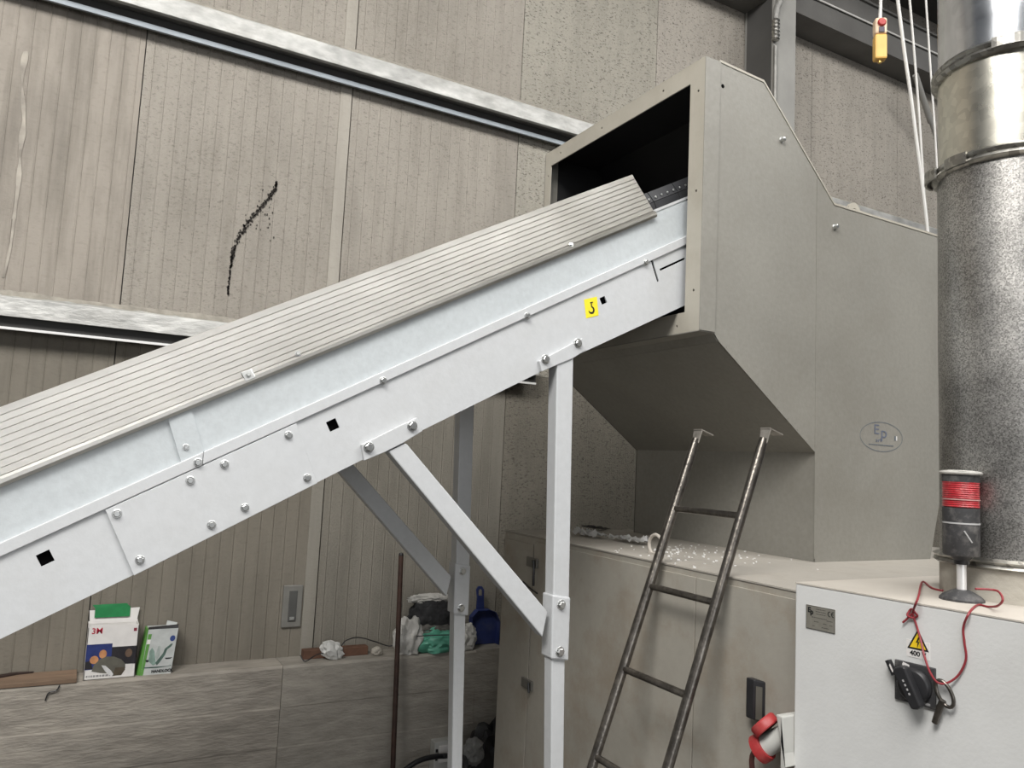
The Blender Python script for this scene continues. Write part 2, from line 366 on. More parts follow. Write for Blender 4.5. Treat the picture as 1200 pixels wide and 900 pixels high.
# rails and beams
def rail(name, label, prof_dark, front, strip, x0, x1):
    r = bpy.data.objects.new(name, None); COL.objects.link(r); r.location = (x0, YW, front[2]); struct(r, label, 'rail')
    y0, y1, z0, z1 = front
    b = nb(); prism(b, [(x0, y0, z0), (x0, y0, z1), (x0, y1, z1+.02), (x0, y1, z0+.004)], (x1-x0, 0, 0)); obj('rail_channel', b, GALV_RAIL, r, bevel=.002)
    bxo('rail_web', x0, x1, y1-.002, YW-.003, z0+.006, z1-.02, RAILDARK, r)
    b = nb(); box(b, x0, x1, *strip); obj('rail_lip', b, STRIP if name == 'trim_1' else LIPW, r, bevel=.001)
    b = nb(); box(b, x0, x1, strip[1]-.003, strip[1], strip[3], z0+.01); obj('rail_shade_strip', b, mat('rail_strip_shade', (.045, .044, .042), .7), r)  # dark strip paints in the shade under the rail
    # crust of dust lying on the ledge of the rail
    b = nb(); n = int((x1-x0)/.03); pr = []
    for i in range(n+1):
        x = x0+(x1-x0)*i/n; pr.append((x, .006+.011*abs(noise.noise((x*9, y0*7, 0)))+.006*noise.noise((x*31, 0, 0))))
    a = [bm_v for bm_v in (b.verts.new((x, y0+.004, z1+.001)) for x, hh in pr)]
    t = [b.verts.new((x, y0+.012, z1+max(.002, hh))) for x, hh in pr]; k = [b.verts.new((x, y1-.002, z1+.018+max(.002, hh))) for x, hh in pr]
    for i in range(n): b.faces.new((a[i], a[i+1], t[i+1], t[i])); b.faces.new((t[i], t[i+1], k[i+1], k[i]))
    o = obj('dust_crust', b, mat('dust_crust', (.3, .28, .24), .95, 0, .25, 30), r); o['kind'] = 'stuff'
    return r
rail('trim_1', 'upper galvanised wall rail under the roof side panels', None, (3.195, 3.225, 3.268, 3.345), (3.25, 3.262, at(400, 97, 'Y', 3.25).z, at(400, 91.5, 'Y', 3.25).z), -4, 7.3)
rail('trim_2', 'lower galvanised wall rail behind the conveyor', None, (3.2, 3.23, 2.022, 2.09), (3.225, 3.235, at(90, 394.5, 'Y', 3.225).z, at(90, 391.5, 'Y', 3.225).z), -4, 1.9)
bm = nb(); box(bm, -4, 7.3, 3.115, YW-.002, 4.385, 4.40); box(bm, -4, 7.3, 3.115, 3.13, 4.40, 4.66); box(bm, -4, 7.3, 3.10, YW-.002, 4.66, 4.675)
struct(obj('trim_3', bm, mat('beam_dark_paint', (.135, .132, .125), .65, .1, .12, 5, .1, 60)), 'painted steel eaves beam along top of wall', 'beam')
bm = nb(); box(bm, 2.6, 7.3, 2.05, 3.32, 4.95, 5.0)
struct(obj('ceiling', bm, DECK), 'dark underside of metal roof deck', 'ceiling')
bxo('trim_4', 2.6, 7.3, 2.72, 2.79, 4.86, 4.95, GALV_RAIL); struct(bpy.data.objects['trim_4'], 'pale purlin under the dark roof deck', 'beam')
col = bpy.data.objects.new('steel_column', None); COL.objects.link(col); col.location = (3.3, 3.15, 0); struct(col, 'grey H-section steel column standing against the wall', 'column')
bxo('front_flange', 3.215, 3.392, 2.99, 3.004, 0, 4.95, STEELP, col)
bxo('web', 3.3, 3.312, 3.004, 3.28, 0, 4.95, mat('column_web_shade', (.10, .098, .095), .6, .1, .1, 5), col)  # recess shade painted in as a darker web
bxo('back_flange', 3.30, 3.392, 3.28, 3.294, 0, 4.95, STEELP, col)

# ================================================================== CONVEYOR
YC = 1.68
def pc(x, y, Y=YC): return at(x, y, 'Y', Y)
conv = thing('inclined_conveyor', 'pale grey inclined belt conveyor with ribbed aluminium cover running into the hopper', 'conveyor', (1.08, 1.95, 0))
SL = .5445; TH = math.atan(.54)
zf = lambda X: 1.4465+SL*X
zc = lambda X: 1.5855+.538*X
bot = [(-1.7, 1.243-.54*1.605)] + [(p.x, p.z) for p in (pc(0, 749), pc(160, 672), pc(303, 600), pc(400, 551), pc(633, 436))] + [(pc(800, 359).x, pc(800, 359).z), (1.8, pc(800, 359).z+.52*(1.8-pc(800, 359).x))]
def zb(X):
    for (a, b), (c, d) in zip(bot, bot[1:]):
        if a <= X <= c: return b+(d-b)*(X-a)/(c-a)
def sq(cx, cy, hw):
    c = pc(cx, cy); s = Vector((math.cos(TH), 0, math.sin(TH))); u = Vector((-math.sin(TH), 0, math.cos(TH)))
    return [c+s*a*hw+u*b*hw for a, b in ((-1, -1), (1, -1), (1, 1), (-1, 1))]
def slot(p0, p1, w):
    a, b = pc(*p0), pc(*p1); d = (b-a).normalized(); n = Vector((-d.z, 0, d.x)); out = []
    for k in range(7):
        t = math.pi*(.5+k/6); out.append(a+(d*math.cos(t)+n*math.sin(t))*w)
    for k in range(7):
        t = math.pi*(-.5+k/6); out.append(b+(d*math.cos(t)+n*math.sin(t))*w)
    return out
outline = [Vector((x, YC, z)) for x, z in bot] + [Vector((1.8, YC, zf(1.8))), Vector((-1.7, YC, zf(-1.7)))]
bm = nb(); plate(bm, [outline, sq(53, 654, .0115), sq(390, 498, .0115), sq(707, 352, .0095), slot((764, 306), (771, 329), .0035), slot((774, 316), (802, 303), .003)], (0, .004, 0))
side = obj('side_panel', bm, CONV, conv)
bm = nb(); plate(bm, [[Vector((x, YC+.012, z+.004)) for x, z in bot]+[Vector((1.8, YC+.012, zf(1.8))), Vector((-1.7, YC+.012, zf(-1.7)))]], (0, .004, 0)); obj('hole_shade_sheet', bm, HOLE, conv)  # added black sheet that makes the side holes look dark
for xa, xb in ((-1.7, pc(237, 540).x), (pc(237.6, 540).x, 1.8)):
    bm = nb(); prism(bm, [(xa, YC-.006, zf(xa)), (xb, YC-.006, zf(xb)), (xb, YC-.006, zf(xb)+.026), (xa, YC-.006, zf(xa)+.026)], (0, .012, 0)); obj('edge_flange', bm, CONV, conv, bevel=.0015)
for xa, xb in ((-1.7, 1.8),):
    bm = nb(); prism(bm, [(xa, YC+.004, zf(xa)+.02), (xb, YC+.004, zf(xb)+.02), (xb, YC+.004, zc(xb)+.012), (xa, YC+.004, zc(xa)+.012)], (0, .003, 0)); obj('upper_side_panel', bm, CONVU, conv)
# seam strip of the upper panels
a, b = pc(195, 488).x, pc(222, 480).x; d = pc(213, 530).x-a
bm = nb(); prism(bm, [(a, YC-.001, zc(a)), (a+d, YC-.001, zf(a+d)+.026), (b+d, YC-.001, zf(b+d)+.026), (b, YC-.001, zc(b))], (0, .005, 0)); o = obj('seam_strip', bm, CONVU, conv)
screw(BOLTS, pc(218, 524, YC-.001), (0, -1, 0), o)
# top rim
bm = nb(); prism(bm, [(-1.7, YC+.002, zc(-1.7)+.006), (-1.7, YC+.002, zc(-1.7)+.014), (-1.7, YC+.03, zc(-1.7)+.014), (-1.7, YC+.03, zc(-1.7)+.006)], (3.5, 0, .538*3.5)); obj('top_rim', bm, CONV, conv)
# splice plate with its eight bolts
bm = nb(); q = [pc(123, 601.5, YC-.005), pc(157, 673.5, YC-.005), pc(372, 566, YC-.005), pc(347, 498, YC-.005)]
q[0].z = zf(q[0].x)-.002; q[3].z = zf(q[3].x)-.002; q[1].z = zb(q[1].x)-.001; q[2].z = zb(q[2].x)-.001
prism(bm, q, (0, .005, 0)); sp = obj('splice_plate', bm, CONV, conv, bevel=.0008)
for p in ((137, 602), (164, 656), (223, 563), (248, 615), (263, 544), (287, 595), (338, 510), (360, 560)): screw(BOLT, pc(*p, YC-.005), (0, -1, 0), sp)
for p in ((232, 542), (449, 446), (618, 370), (757, 307)): screw(BOLT, pc(*p, YC-.006), (0, -1, 0), conv)
# lower flange return, belt, far side
bm = nb(); prism(bm, [(-1.7, 2.262, zb(-1.7)), (1.8, 2.262, zb(1.8)), (1.8, 2.262, zc(1.8)+.012), (-1.7, 2.262, zc(-1.7)+.012)], (0, .005, 0)); obj('far_side_panel', bm, CONV, conv)
BELT = mat('belt_rubber', (.025, .026, .028), .6, 0, .2, 20)
bm = nb(); prism(bm, [(-1.7, YC+.02, zf(-1.7)+.01), (1.8, YC+.02, zf(1.8)+.01), (1.8, YC+.02, zf(1.8)+.022), (-1.7, YC+.02, zf(-1.7)+.022)], (0, .55, 0)); obj('belt', bm, BELT, conv)
bm = nb(); prism(bm, [(-1.7, YC+.02, zb(-1.7)+.03), (1.8, YC+.02, zb(1.8)+.03), (1.8, YC+.02, zb(1.8)+.038), (-1.7, YC+.02, zb(-1.7)+.038)], (0, .55, 0)); obj('return_belt', bm, BELT, conv)
S = Vector((math.cos(TH), 0, math.sin(TH))); UU = Vector((-math.sin(TH), 0, math.cos(TH)))
# belt side plates seen beyond the end of the cover
STUD = bolt_mesh('stud', .0035, .0024, .0008, .0015)
BP = mat('side_plate_dark', (.055, .056, .06), .45, .3, .15, 30)
x = 1.13
while x < 1.70:
    a = Vector((x, YC+.045, zc(x)+.008)); bm = nb()
    prism(bm, [a, a+S*.098, a+S*.098+UU*.026, a+UU*.026], (0, .006, 0)); prism(bm, [a+UU*.0275, a+S*.098+UU*.0275, a+S*.098+UU*.058+Vector((0, .012, 0)), a+UU*.058+Vector((0, .012, 0))], (0, .006, 0))
    o = obj('belt_side_plate', bm, BP, conv)
    for k in range(4): screw(STUD, a+S*(.012+.0245*k)+UU*.0375, (0, -1, 0), o, 'stud')
    x += .101*math.cos(TH)
# ribbed aluminium cover
TILT = math.radians(15)
V = UU*math.cos(TILT)+Vector((0, math.sin(TILT), 0)); NO = -Vector((0, 1, 0))*math.cos(TILT)+UU*math.sin(TILT)
HC = .134
xs, xe = -1.7, 1.352
def cover_point(x, v, n): return Vector((x, YC-.004, zc(x)-.004))+V*v+NO*n
prof = [(-.004, -.006), (-.006, .001), (-.001, .006), (.006, .007), (.012, .004)]
k = 9
for i in range(k):
    a = .013+(HC-.015)*i/k; p = (HC-.015)/k
    prof += [(a, .0010), (a+.0006, .0002), (a+.0013, .0017), (a+.0022, .0010)]
prof += [(HC, .0015), (HC+.002, -.003)]
bm = nb(); L = len(prof)
ends = []
nx = 24
for j in range(nx+1):
    x = xs+(xe-xs)*j/nx; ends.append([bm.verts.new(cover_point(x, v, n)) for v, n in prof])
for a, b in zip(ends, ends[1:]):
    for i in range(L-1): bm.faces.new((a[i], a[i+1], b[i+1], b[i]))
r = bmesh.ops.solidify(bm, geom=bm.faces[:], thickness=.0025)
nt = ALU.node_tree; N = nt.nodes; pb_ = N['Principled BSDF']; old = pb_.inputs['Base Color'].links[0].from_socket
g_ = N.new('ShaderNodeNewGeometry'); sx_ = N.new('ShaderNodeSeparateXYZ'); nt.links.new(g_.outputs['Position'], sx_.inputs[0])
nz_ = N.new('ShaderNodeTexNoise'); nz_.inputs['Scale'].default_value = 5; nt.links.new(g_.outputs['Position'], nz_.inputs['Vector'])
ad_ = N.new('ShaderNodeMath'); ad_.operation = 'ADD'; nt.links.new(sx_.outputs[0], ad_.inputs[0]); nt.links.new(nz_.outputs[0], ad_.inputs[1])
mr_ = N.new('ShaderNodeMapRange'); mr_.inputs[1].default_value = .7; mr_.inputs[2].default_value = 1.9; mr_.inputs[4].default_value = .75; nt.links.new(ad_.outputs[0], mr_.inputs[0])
mx_ = N.new('ShaderNodeMix'); mx_.data_type = 'RGBA'; nt.links.new(mr_.outputs[0], mx_.inputs[0]); nt.links.new(old, mx_.inputs[6]); mx_.inputs[7].default_value = (.30, .285, .245, 1); nt.links.new(mx_.outputs[2], pb_.inputs['Base Color'])   # duller reflection painted into the colour towards the hopper, with some scuffing
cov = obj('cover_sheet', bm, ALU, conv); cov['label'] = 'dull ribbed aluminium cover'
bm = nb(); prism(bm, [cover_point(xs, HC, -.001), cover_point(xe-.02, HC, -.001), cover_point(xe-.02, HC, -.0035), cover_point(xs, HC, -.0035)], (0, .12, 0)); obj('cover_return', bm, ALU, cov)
def on_cover(px, py):
    d = ray(px, py); p0 = cover_point(0, 0, .004); return EYE+d*((p0-EYE).dot(NO)/d.dot(NO))
c = on_cover(291, 440); bm = nb(); w = .011
prism(bm, [c+NO*.003+S*a*w+V*b*w for a, b in ((-1, -1), (1, -1), (1, 1), (-1, 1))], -NO*.006)
o = obj('clamp_plate', bm, ZINC, cov, bevel=.001); screw(BOLTS, c+NO*.003, NO, o)
for p in ((349, 415), (669, 287)): screw(BOLTS, on_cover(*p)+NO*.002, NO, cov)
# support frames (near and far), each tube a part
def brk(p, w, off): return [pc(*q, YC-.0055-off) for q in p]
def support(dy):
    off = Vector((0, dy, 0)); yl = YC-.008; D = .042
    def quad(name, pts, depth, dz=0, bevel=.003, par=conv):
        bm = nb(); prism(bm, [Vector(p)+off for p in pts], (0, depth, 0)); return obj(name, bm, CONV, par, bevel=bevel)
    P = lambda x, y: at(x, y, 'Y', yl)
    t0, t1 = P(652, 440), P(671.5, 430); m0, m1 = P(648.2, 720), P(666.8, 720)
    t0.z = zb(t0.x)+.02; t1.z = zb(t1.x)+.03
    leg = quad('support_leg', [t0, t1, m1, m0], D)
    s = [P(646.8, 697), P(668, 700), P(665.6, 774), P(645, 772)]
    sl = quad('sleeve', [p+Vector((0, -.004, 0)) for p in s], D+.008, bevel=.004, par=leg)
    for p in ((657.5, 708.5), (656, 763.5)): screw(BOLTBIG, at(*p, 'Y', yl-.004)+off, (0, -1, 0), leg)
    a, b = P(647.2, 770), P(663, 770); c, d = P(646.6, 890), P(661.6, 890)
    k = (0-a.z)/(c.z-a.z); a2 = a+(c-a)*k; b2 = b+(d-b)*k
    lo = quad('telescopic_foot', [p+Vector((0, .003, 0)) for p in (a, b, b2, a2)], D-.006, par=leg)
    bm = nb(); cx = (a2.x+b2.x)/2; box(bm, cx-.06, cx+.06, yl-.04+dy, yl+.08+dy, 0, .008); obj('foot_plate', bm, CONV, leg)
    br = quad('diagonal_brace', [P(455, 529), P(476, 519), P(642, 717), P(636, 747)], .034)
    for pts, bl in (([(632, 423), (683, 396), (687, 410), (671.5, 420), (652, 428), (635, 435.5)], ((639, 421), (677, 402))),
                    ([(424, 521), (489, 489), (495.5, 505), (472, 519.5), (452, 529.5), (427, 540)], ((432, 524), (483, 499)))):
        bm = nb(); prism(bm, [Vector(pc(*p, YC-.012))+off for p in pts], (0, .012, 0)); b_ = obj('bracket', bm, CONV, conv, bevel=.0015)
        if dy == 0:
            for p in bl: screw(BOLTBIG, pc(*p, YC-.012), (0, -1, 0), b_)
support(0); support(.575)
bxo('cross_tube', 1.085, 1.125, YC+.036, 2.25, .52, .56, CONV, conv, bevel=.003)
# lifting-point sticker with hook
YEL = mat('sticker_yellow', (.85, .72, .03), .5, 0, .05, 50); INK = mat('printed_black', (.012, .012, .012), .5, 0, .1, 50)
c = pc(693, 360.5, YC-.0008); s1, u1 = Vector((.99, 0, -.0)), Vector((0, 0, 1))
bm = nb(); prism(bm, [pc(684.5, 351, YC-.0008), pc(687, 373, YC-.0008), pc(701.5, 369.5, YC-.0008), pc(699.5, 347.5, YC-.0008)], (0, .001, 0)); st = obj('hook_sticker', bm, YEL, conv); st['label'] = 'yellow sticker with black crane hook'
bm = nb(); g = .0021
arc = [(math.cos(t), math.sin(t)) for t in [math.radians(200+i*20) for i in range(0, 13)]]
def flat_strip(bm, pts, ws, y):
    pts = [Vector((p[0], y, p[1])) for p in pts]; l, rr = [], []
    for i, p in enumerate(pts):
        d = (pts[min(i+1, len(pts)-1)]-pts[max(0, i-1)]).normalized(); n = Vector((-d.z, 0, d.x)); l.append(bm.verts.new(p+n*ws[i])); rr.append(bm.verts.new(p-n*ws[i]))
    for i in range(len(pts)-1): bm.faces.new((l[i], l[i+1], rr[i+1], rr[i]))
hk = [(c.x+x*.0085-.0005, c.z-.006+z*.0085) for x, z in arc]+[(c.x, c.z+.005), (c.x-.001, c.z+.011)]
flat_strip(bm, hk, [.0006, .0012, .0018, .0022, .0025, .0026, .0026, .0026, .0026, .0025, .0024, .0022, .002, .0018, .0018], YC-.0014)
flat_strip(bm, [(c.x-.005, c.z+.012), (c.x+.004, c.z+.015)], [.0016, .0016], YC-.00145)
obj('hook_symbol', bm, INK, st)

# ================================================================== HOPPER
HX, HY, HYF = 1.45, 1.600, 2.465
ZT = 1.35
hop = thing('feed_hopper', 'tall grey sheet metal feed hopper with square intake opening on the machine', 'hopper', (2.2, 2.03, ZT))
ph = lambda x, y: at(x, y, 'Y', HY)
xs_ = 1.922
# near side, two sheets meeting at an upright seam
front_s = [(1.506, 2.772), (1.682, 2.762), (xs_-.001, 2.522), (xs_-.001, 1.672), (1.526, 1.962), (1.506, 1.985)]
rear_s = [(xs_+.001, 2.521), (1.996, 2.450), (2.78, 2.445), (2.475, ZT), (xs_+.001, ZT)]
for nm, pts in (('side_sheet', front_s), ('side_sheet', rear_s)):
    bm = nb(); prism(bm, [(x, HY, z) for x, z in pts], (0, .003, 0)); obj(nm, bm, HOP, hop)
bm = nb(); prism(bm, [(xs_-.006, HY-.0012, 2.52), (xs_+.003, HY-.0012, 2.515), (xs_+.003, HY-.0012, 1.36), (xs_-.004, HY-.0012, 1.36)], (0, .0015, 0)); obj('seam_bead', bm, HOP, hop)
full = [(1.506, 2.772), (1.682, 2.762), (1.996, 2.450), (2.78, 2.445), (2.475, ZT), (1.925, ZT), (1.925, 1.672), (1.526, 1.962), (1.506, 1.985)]
bm = nb(); prism(bm, [(x, HYF-.003, z) for x, z in full], (0, .003, 0)); obj('far_side_sheet', bm, HOP, hop)
bm = nb(); prism(bm, [(x, HYF-.006, z) for x, z in full], (0, .003, 0)); obj('inside_shade_sheet', bm, INNER, hop)  # added black sheet, darkens the inside of the hopper
bm = nb(); prism(bm, [(x, HY+.0032, z) for x, z in full], (0, .003, 0)); obj('inside_shade_sheet', bm, INNER, hop)
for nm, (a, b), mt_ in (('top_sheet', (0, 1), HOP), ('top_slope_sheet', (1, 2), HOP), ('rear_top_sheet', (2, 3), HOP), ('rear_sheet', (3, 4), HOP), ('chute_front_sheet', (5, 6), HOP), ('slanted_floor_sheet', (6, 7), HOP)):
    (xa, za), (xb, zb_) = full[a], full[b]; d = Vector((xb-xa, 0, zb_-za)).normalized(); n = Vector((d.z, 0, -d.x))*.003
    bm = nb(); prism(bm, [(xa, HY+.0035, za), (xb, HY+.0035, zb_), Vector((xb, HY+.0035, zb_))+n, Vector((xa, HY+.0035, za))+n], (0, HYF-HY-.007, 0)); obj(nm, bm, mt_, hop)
    bm = nb(); prism(bm, [Vector((xa, HY+.007, za))+n*1.1, Vector((xb, HY+.007, zb_))+n*1.1, Vector((xb, HY+.007, zb_))+n*1.6, Vector((xa, HY+.007, za))+n*1.6], (0, HYF-HY-.014, 0)); obj('inside_shade_sheet', bm, INNER, hop)
# folded edge lip along the sloping top
bm = nb()
for (xa, za), (xb, zb_) in ((full[0], full[1]), (full[1], full[2]), (full[2], full[3])):
    prism(bm, [(xa, HY-.002, za), (xb, HY-.002, zb_), (xb, HY-.002, zb_+.007), (xa, HY-.002, za+.007)], (0, .02, 0))
obj('folded_edge', bm, FRAMEM, hop)
# intake frame: flanges with their returns, holes through the face
fz0, fz1, fy0, fy1 = 1.985, 2.770, 1.598, 2.464; fw = .060
def hole_x(y, z, r=.0042): return [Vector((HX, y+math.cos(t)*r, z+math.sin(t)*r)) for t in [math.pi*2*i/10 for i in range(10)]]
hy = fy0+.030; hyf = fy1-.022
holes = [hole_x(hy-.004, z) for z in (2.68, 2.385, 2.10)]+[hole_x(hyf, z) for z in (2.68, 2.385, 2.10)]+[hole_x(y, fz1-.026) for y in (1.78, 2.1, 2.36)]+[hole_x(y, fz0+.022) for y in (1.69, 2.1, 2.36)]
bm = nb(); plate(bm, [[Vector((HX, a, b)) for a, b in ((fy0, fz0), (fy1, fz0), (fy1, fz1), (fy0, fz1))],
                      [Vector((HX, a, b)) for a, b in ((fy0+fw, fz0+.058), (fy1-.04, fz0+.058), (fy1-.04, fz1-.055), (fy0+fw, fz1-.055))]]+holes, (.004, 0, 0))
ff = obj('intake_frame', bm, FRAMEM, hop)
bxo('hole_shade_strip', HX+.0055, HX+.007, fy0+.006, fy0+.05, fz0+.05, fz1-.06, HOLE, ff)
bxo('hole_shade_strip', HX+.0055, HX+.007, fy0+.006, fy1-.006, fz1-.045, fz1-.006, HOLE, ff)
bxo('hole_shade_strip', HX+.0055, HX+.007, fy0+.006, fy1-.006, fz0+.006, fz0+.04, HOLE, ff)
bxo('near_return', HX, 1.507, fy0-.003, fy0+.001, fz0, fz1+.002, HOP, hop, bevel=.001)
bxo('top_return', HX, 1.507, fy0, fy1, fz1, fz1+.004, FRAMEM, hop, bevel=.001)
bxo('far_return', HX, 1.507, fy1-.001, fy1+.003, fz0, fz1, HOP, hop)
bxo('bottom_return', HX, 1.507, fy0, fy1, fz0-.003, fz0, HOP, hop, bevel=.001)
bm = nb(); prism(bm, [(1.504, HY+.004, 1.985), (1.524, HY+.004, 1.962), (1.527, HY+.004, 1.964), (1.507, HY+.004, 1.987)], (0, HYF-HY-.008, 0)); obj('under_strip', bm, HOP, hop)
# acorn nuts and hole on the side
NUT = None
for p in ((916, 164), (978, 266)):
    bm = nb(); lathe(bm, [(.010, 0), (.010, .002), (.0075, .002), (.008, .007), (.006, .012), (0, .014)], ph(*p), (0, -1, 0), 14); obj('acorn_nut', bm, ZINC, hop, True)
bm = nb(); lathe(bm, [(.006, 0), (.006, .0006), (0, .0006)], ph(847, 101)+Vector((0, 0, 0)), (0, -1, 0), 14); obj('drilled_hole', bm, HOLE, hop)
RIV_H = bolt_mesh('rivet', .0022, .0016, .0006, .0006); RIV_H.materials.clear(); RIV_H.materials.append(HOP)
for i in range(9):
    t = (i+.5)/9; screw(RIV_H, Vector((1.535+(1.905-1.535)*t, HY, 1.965+(1.69-1.965)*t)), (0, -1, 0), hop, 'rivet')
# lifting eye on the rear top
c = at(1000, 243, 'Y', 1.66); bm = nb(); N_ = 14
ro, ri = .030, .012; base = 2.449
cz = 2.478; ox = c.x
outer = [(ox+ro*math.cos(t), cz+ro*math.sin(t)) for t in [math.pi*(-.08+1.16*i/N_) for i in range(N_+1)]]
outer = [(ox+ro+.004, base)]+outer+[(ox-ro-.004, base)]
plate(bm, [[Vector((x, 1.655, z)) for x, z in outer], [Vector((ox+ri*math.cos(6.283*i/12), 1.655, cz+ri*math.sin(6.283*i/12))) for i in range(12)]], (0, .012, 0))
obj('lifting_eye', bm, FRAMEM, hop)
# oval maker's decal
DEC = mat('decal_ink', (.13, .15, .17), .5, 0, .1, 40); DECB = mat('decal_blue', (.13, .15, .20), .5, 0, .1, 40)
c = ph(1033, 512); ew = (ph(1058, 512)-ph(1008, 512)).x/2; eh = (ph(1033, 494.5)-ph(1033, 529.5)).z/2
bm = nb(); n = 48
for i in range(n):
    a, b = 2*math.pi*i/n, 2*math.pi*(i+1)/n
    q = [(ew, eh, a), (ew, eh, b), (ew-.0022, eh-.0022, b), (ew-.0022, eh-.0022, a)]
    bm.faces.new([bm.verts.new((c.x+w_*math.cos(t), HY-.0006, c.z+h_*math.sin(t))) for w_, h_, t in q])
dec = obj('oval_decal', bm, DEC, hop); dec['label'] = 'faded oval decal with blue EP letters'
text('lettering', 'E', .044, (c.x-.040, HY-.0008, c.z+.008), (1, 0, 0), (0, 0, 1), DECB, dec, sx=1.35)
text('lettering', 'p', .050, (c.x-.006, HY-.0010, c.z-.002), (1, 0, 0), (0, 0, 1), DECB, dec, sx=1.35)
text('lettering', 'srl', .018, (c.x-.03, HY-.0008, c.z-.017), (1, 0, 0), (0, 0, 1), DECB, dec, sx=1.6)
bm = nb(); x = -.062
while x < .058:
    w_ = random.uniform(.003, .007); box(bm, c.x+x, c.x+x+w_, HY-.0009, HY-.0004, c.z-.028, c.z-.0245); x += w_+.002
obj('small_print', bm, DEC, dec)
bxo('flag_mark', c.x+.064, c.x+.071, HY-.0009, HY-.0004, c.z-.008, c.z+.006, DEC, dec); bxo('flag_mark', c.x+.072, c.x+.077, HY-.0009, HY-.0004, c.z-.008, c.z+.006, WHITE, dec)

# ================================================================== MACHINE BASE
MX = 1.407
base = thing('crusher_base', 'large beige grey machine housing with flush door below the hopper', 'machine', (2.1, 1.9, 0))
bm = nb(); box(bm, MX, 2.95, 1.2, 2.565, 0, ZT-.004); obj('housing', bm, BASE, base, bevel=.004)
bxo('top_plate', MX-.002, 2.952, 1.2, 2.567, ZT-.004, ZT, TOPM, base)
pm = lambda x, y: at(x, y, 'X', MX)
d0, d1 = pm(622, 745).y, pm(592, 612).y
bxo('door_sheet', MX-.004, MX, d0+.003, 2.56, .05, ZT-.03, BASE, base, bevel=.001)
bxo('front_sheet', MX-.004, MX, pm(815, 760).y+.002, d0-.003, .05, ZT-.02, BASE, base, bevel=.001)
bxo('front_sheet', MX-.004, MX, 1.205, pm(815, 760).y-.002, .05, ZT-.02, BASE, base, bevel=.001)
for (px, py) in ((626, 659), (620, 801)):
    p = pm(px, py); lt = bxo('latch', MX-.012, MX-.004, p.y-.035, p.y+.035, p.z-.016, p.z+.016, mat('latch_steel', (.16, .155, .14), .5, .4, .1, 20), base, bevel=.002)
    bm = nb(); tube(bm, [(MX-.016, p.y-.02, p.z+.01), (MX-.018, p.y-.03, p.z-.02), (MX-.014, p.y-.025, p.z-.075 if py < 700 else p.z-.02)], .004, 8); obj('latch_lever', bm, BLACK, lt, True)
bm = nb(); p = pm(628, 690); tube(bm, smooth_path([(MX-.006, p.y+.08, p.z+.012), (MX-.007, p.y+.03, p.z-.002), (MX-.006, p.y-.02, p.z-.012)]), .0025, 6); obj('latch_wire', bm, BLACK, base, True)
# black recessed pull
a, b = pm(891, 796), pm(891, 843); bm = nb()
y0, y1 = pm(899, 815).y, pm(884, 815).y
prism(bm, [(MX-.004, y0, b.z), (MX-.03, y0+.012, b.z+.004), (MX-.03, y1-.003, b.z+.004), (MX-.004, y1+.004, b.z)], (0, 0, a.z-b.z))
ph_ = obj('pull_handle', bm, BLACK, base, bevel=.003)
bm = nb(); prism(bm, [(MX-.012, y0+.0035, b.z+.004), (MX-.026, y0+.0095, b.z+.006), (MX-.026, y0+.0095, a.z-.010), (MX-.012, y0+.0035, a.z-.012)], (-.001, -.0015, 0)); obj('grip_insert', bm, mat('grip_grey', (.10, .095, .08), .4), ph_)
# lifting ring lying on the machine
r_ = thing('lifting_ring', 'small pale steel ring standing on the machine top beside the ladder', 'ring', (*at(768, 650, 'Z', ZT).xy, ZT))
bm = nb(); p = at(768, 650, 'Z', ZT)
tube(bm, [(p.x, p.y+.03*math.cos(t), ZT+.028+.03*math.sin(t)) for t in [math.radians(-62+i*19) for i in range(17)]], .005, 8); obj('ring', bm, CABTOP, r_, True)
bxo('weld_pad', p.x-.012, p.x+.012, p.y-.02, p.y+.02, ZT, ZT+.006, CABTOP, r_)

# torn paper and plastic on top, flakes of dust
PAP = mat('torn_plastic_white', (.78, .78, .77), .5, 0, .1, 30)
def scrap(px, py, w, d, seed, name, label, material, group=None, h=.034):
    c = at(px, py, 'Z', ZT); bm = nb(); n, m_ = 12, 8; g = []
    for i in range(n+1):
        row = []
        for j in range(m_+1):
            u, v = i/n-.5, j/m_-.5; e = 1+.35*noise.noise((u*5+seed, v*5, seed)); z = .003+h*abs(noise.noise((u*6, v*7+seed, 2.2)))+.5*h*abs(noise.noise((u*13, v*11, seed)))
            row.append(bm.verts.new((c.x+v*d*e, c.y-u*w*e, ZT+z)))
        g.append(row)
    for i in range(n):
        for j in range(m_): bm.faces.new((g[i][j], g[i+1][j], g[i+1][j+1], g[i][j+1]))
    bmesh.ops.solidify(bm, geom=bm.faces[:], thickness=.0012)
    o = obj(name, bm, material, None, True); return tag(o, label, 'scrap', group)
scrap(690, 629, .15, .07, 1.3, 'plastic_scrap', 'crumpled white plastic film on machine top nearest the conveyor leg', PAP)
scrap(738, 636, .17, .07, 4.7, 'plastic_scrap', 'wrinkled white plastic strip on machine top below the chute', PAP)
scrap(697, 620, .14, .06, 8.1, 'rubber_scrap', 'dark grey rubber scrap lying at back of machine top', mat('rubber_scrap', (.07, .068, .062), .8, 0, .2, 30), h=.012)
bm = nb()
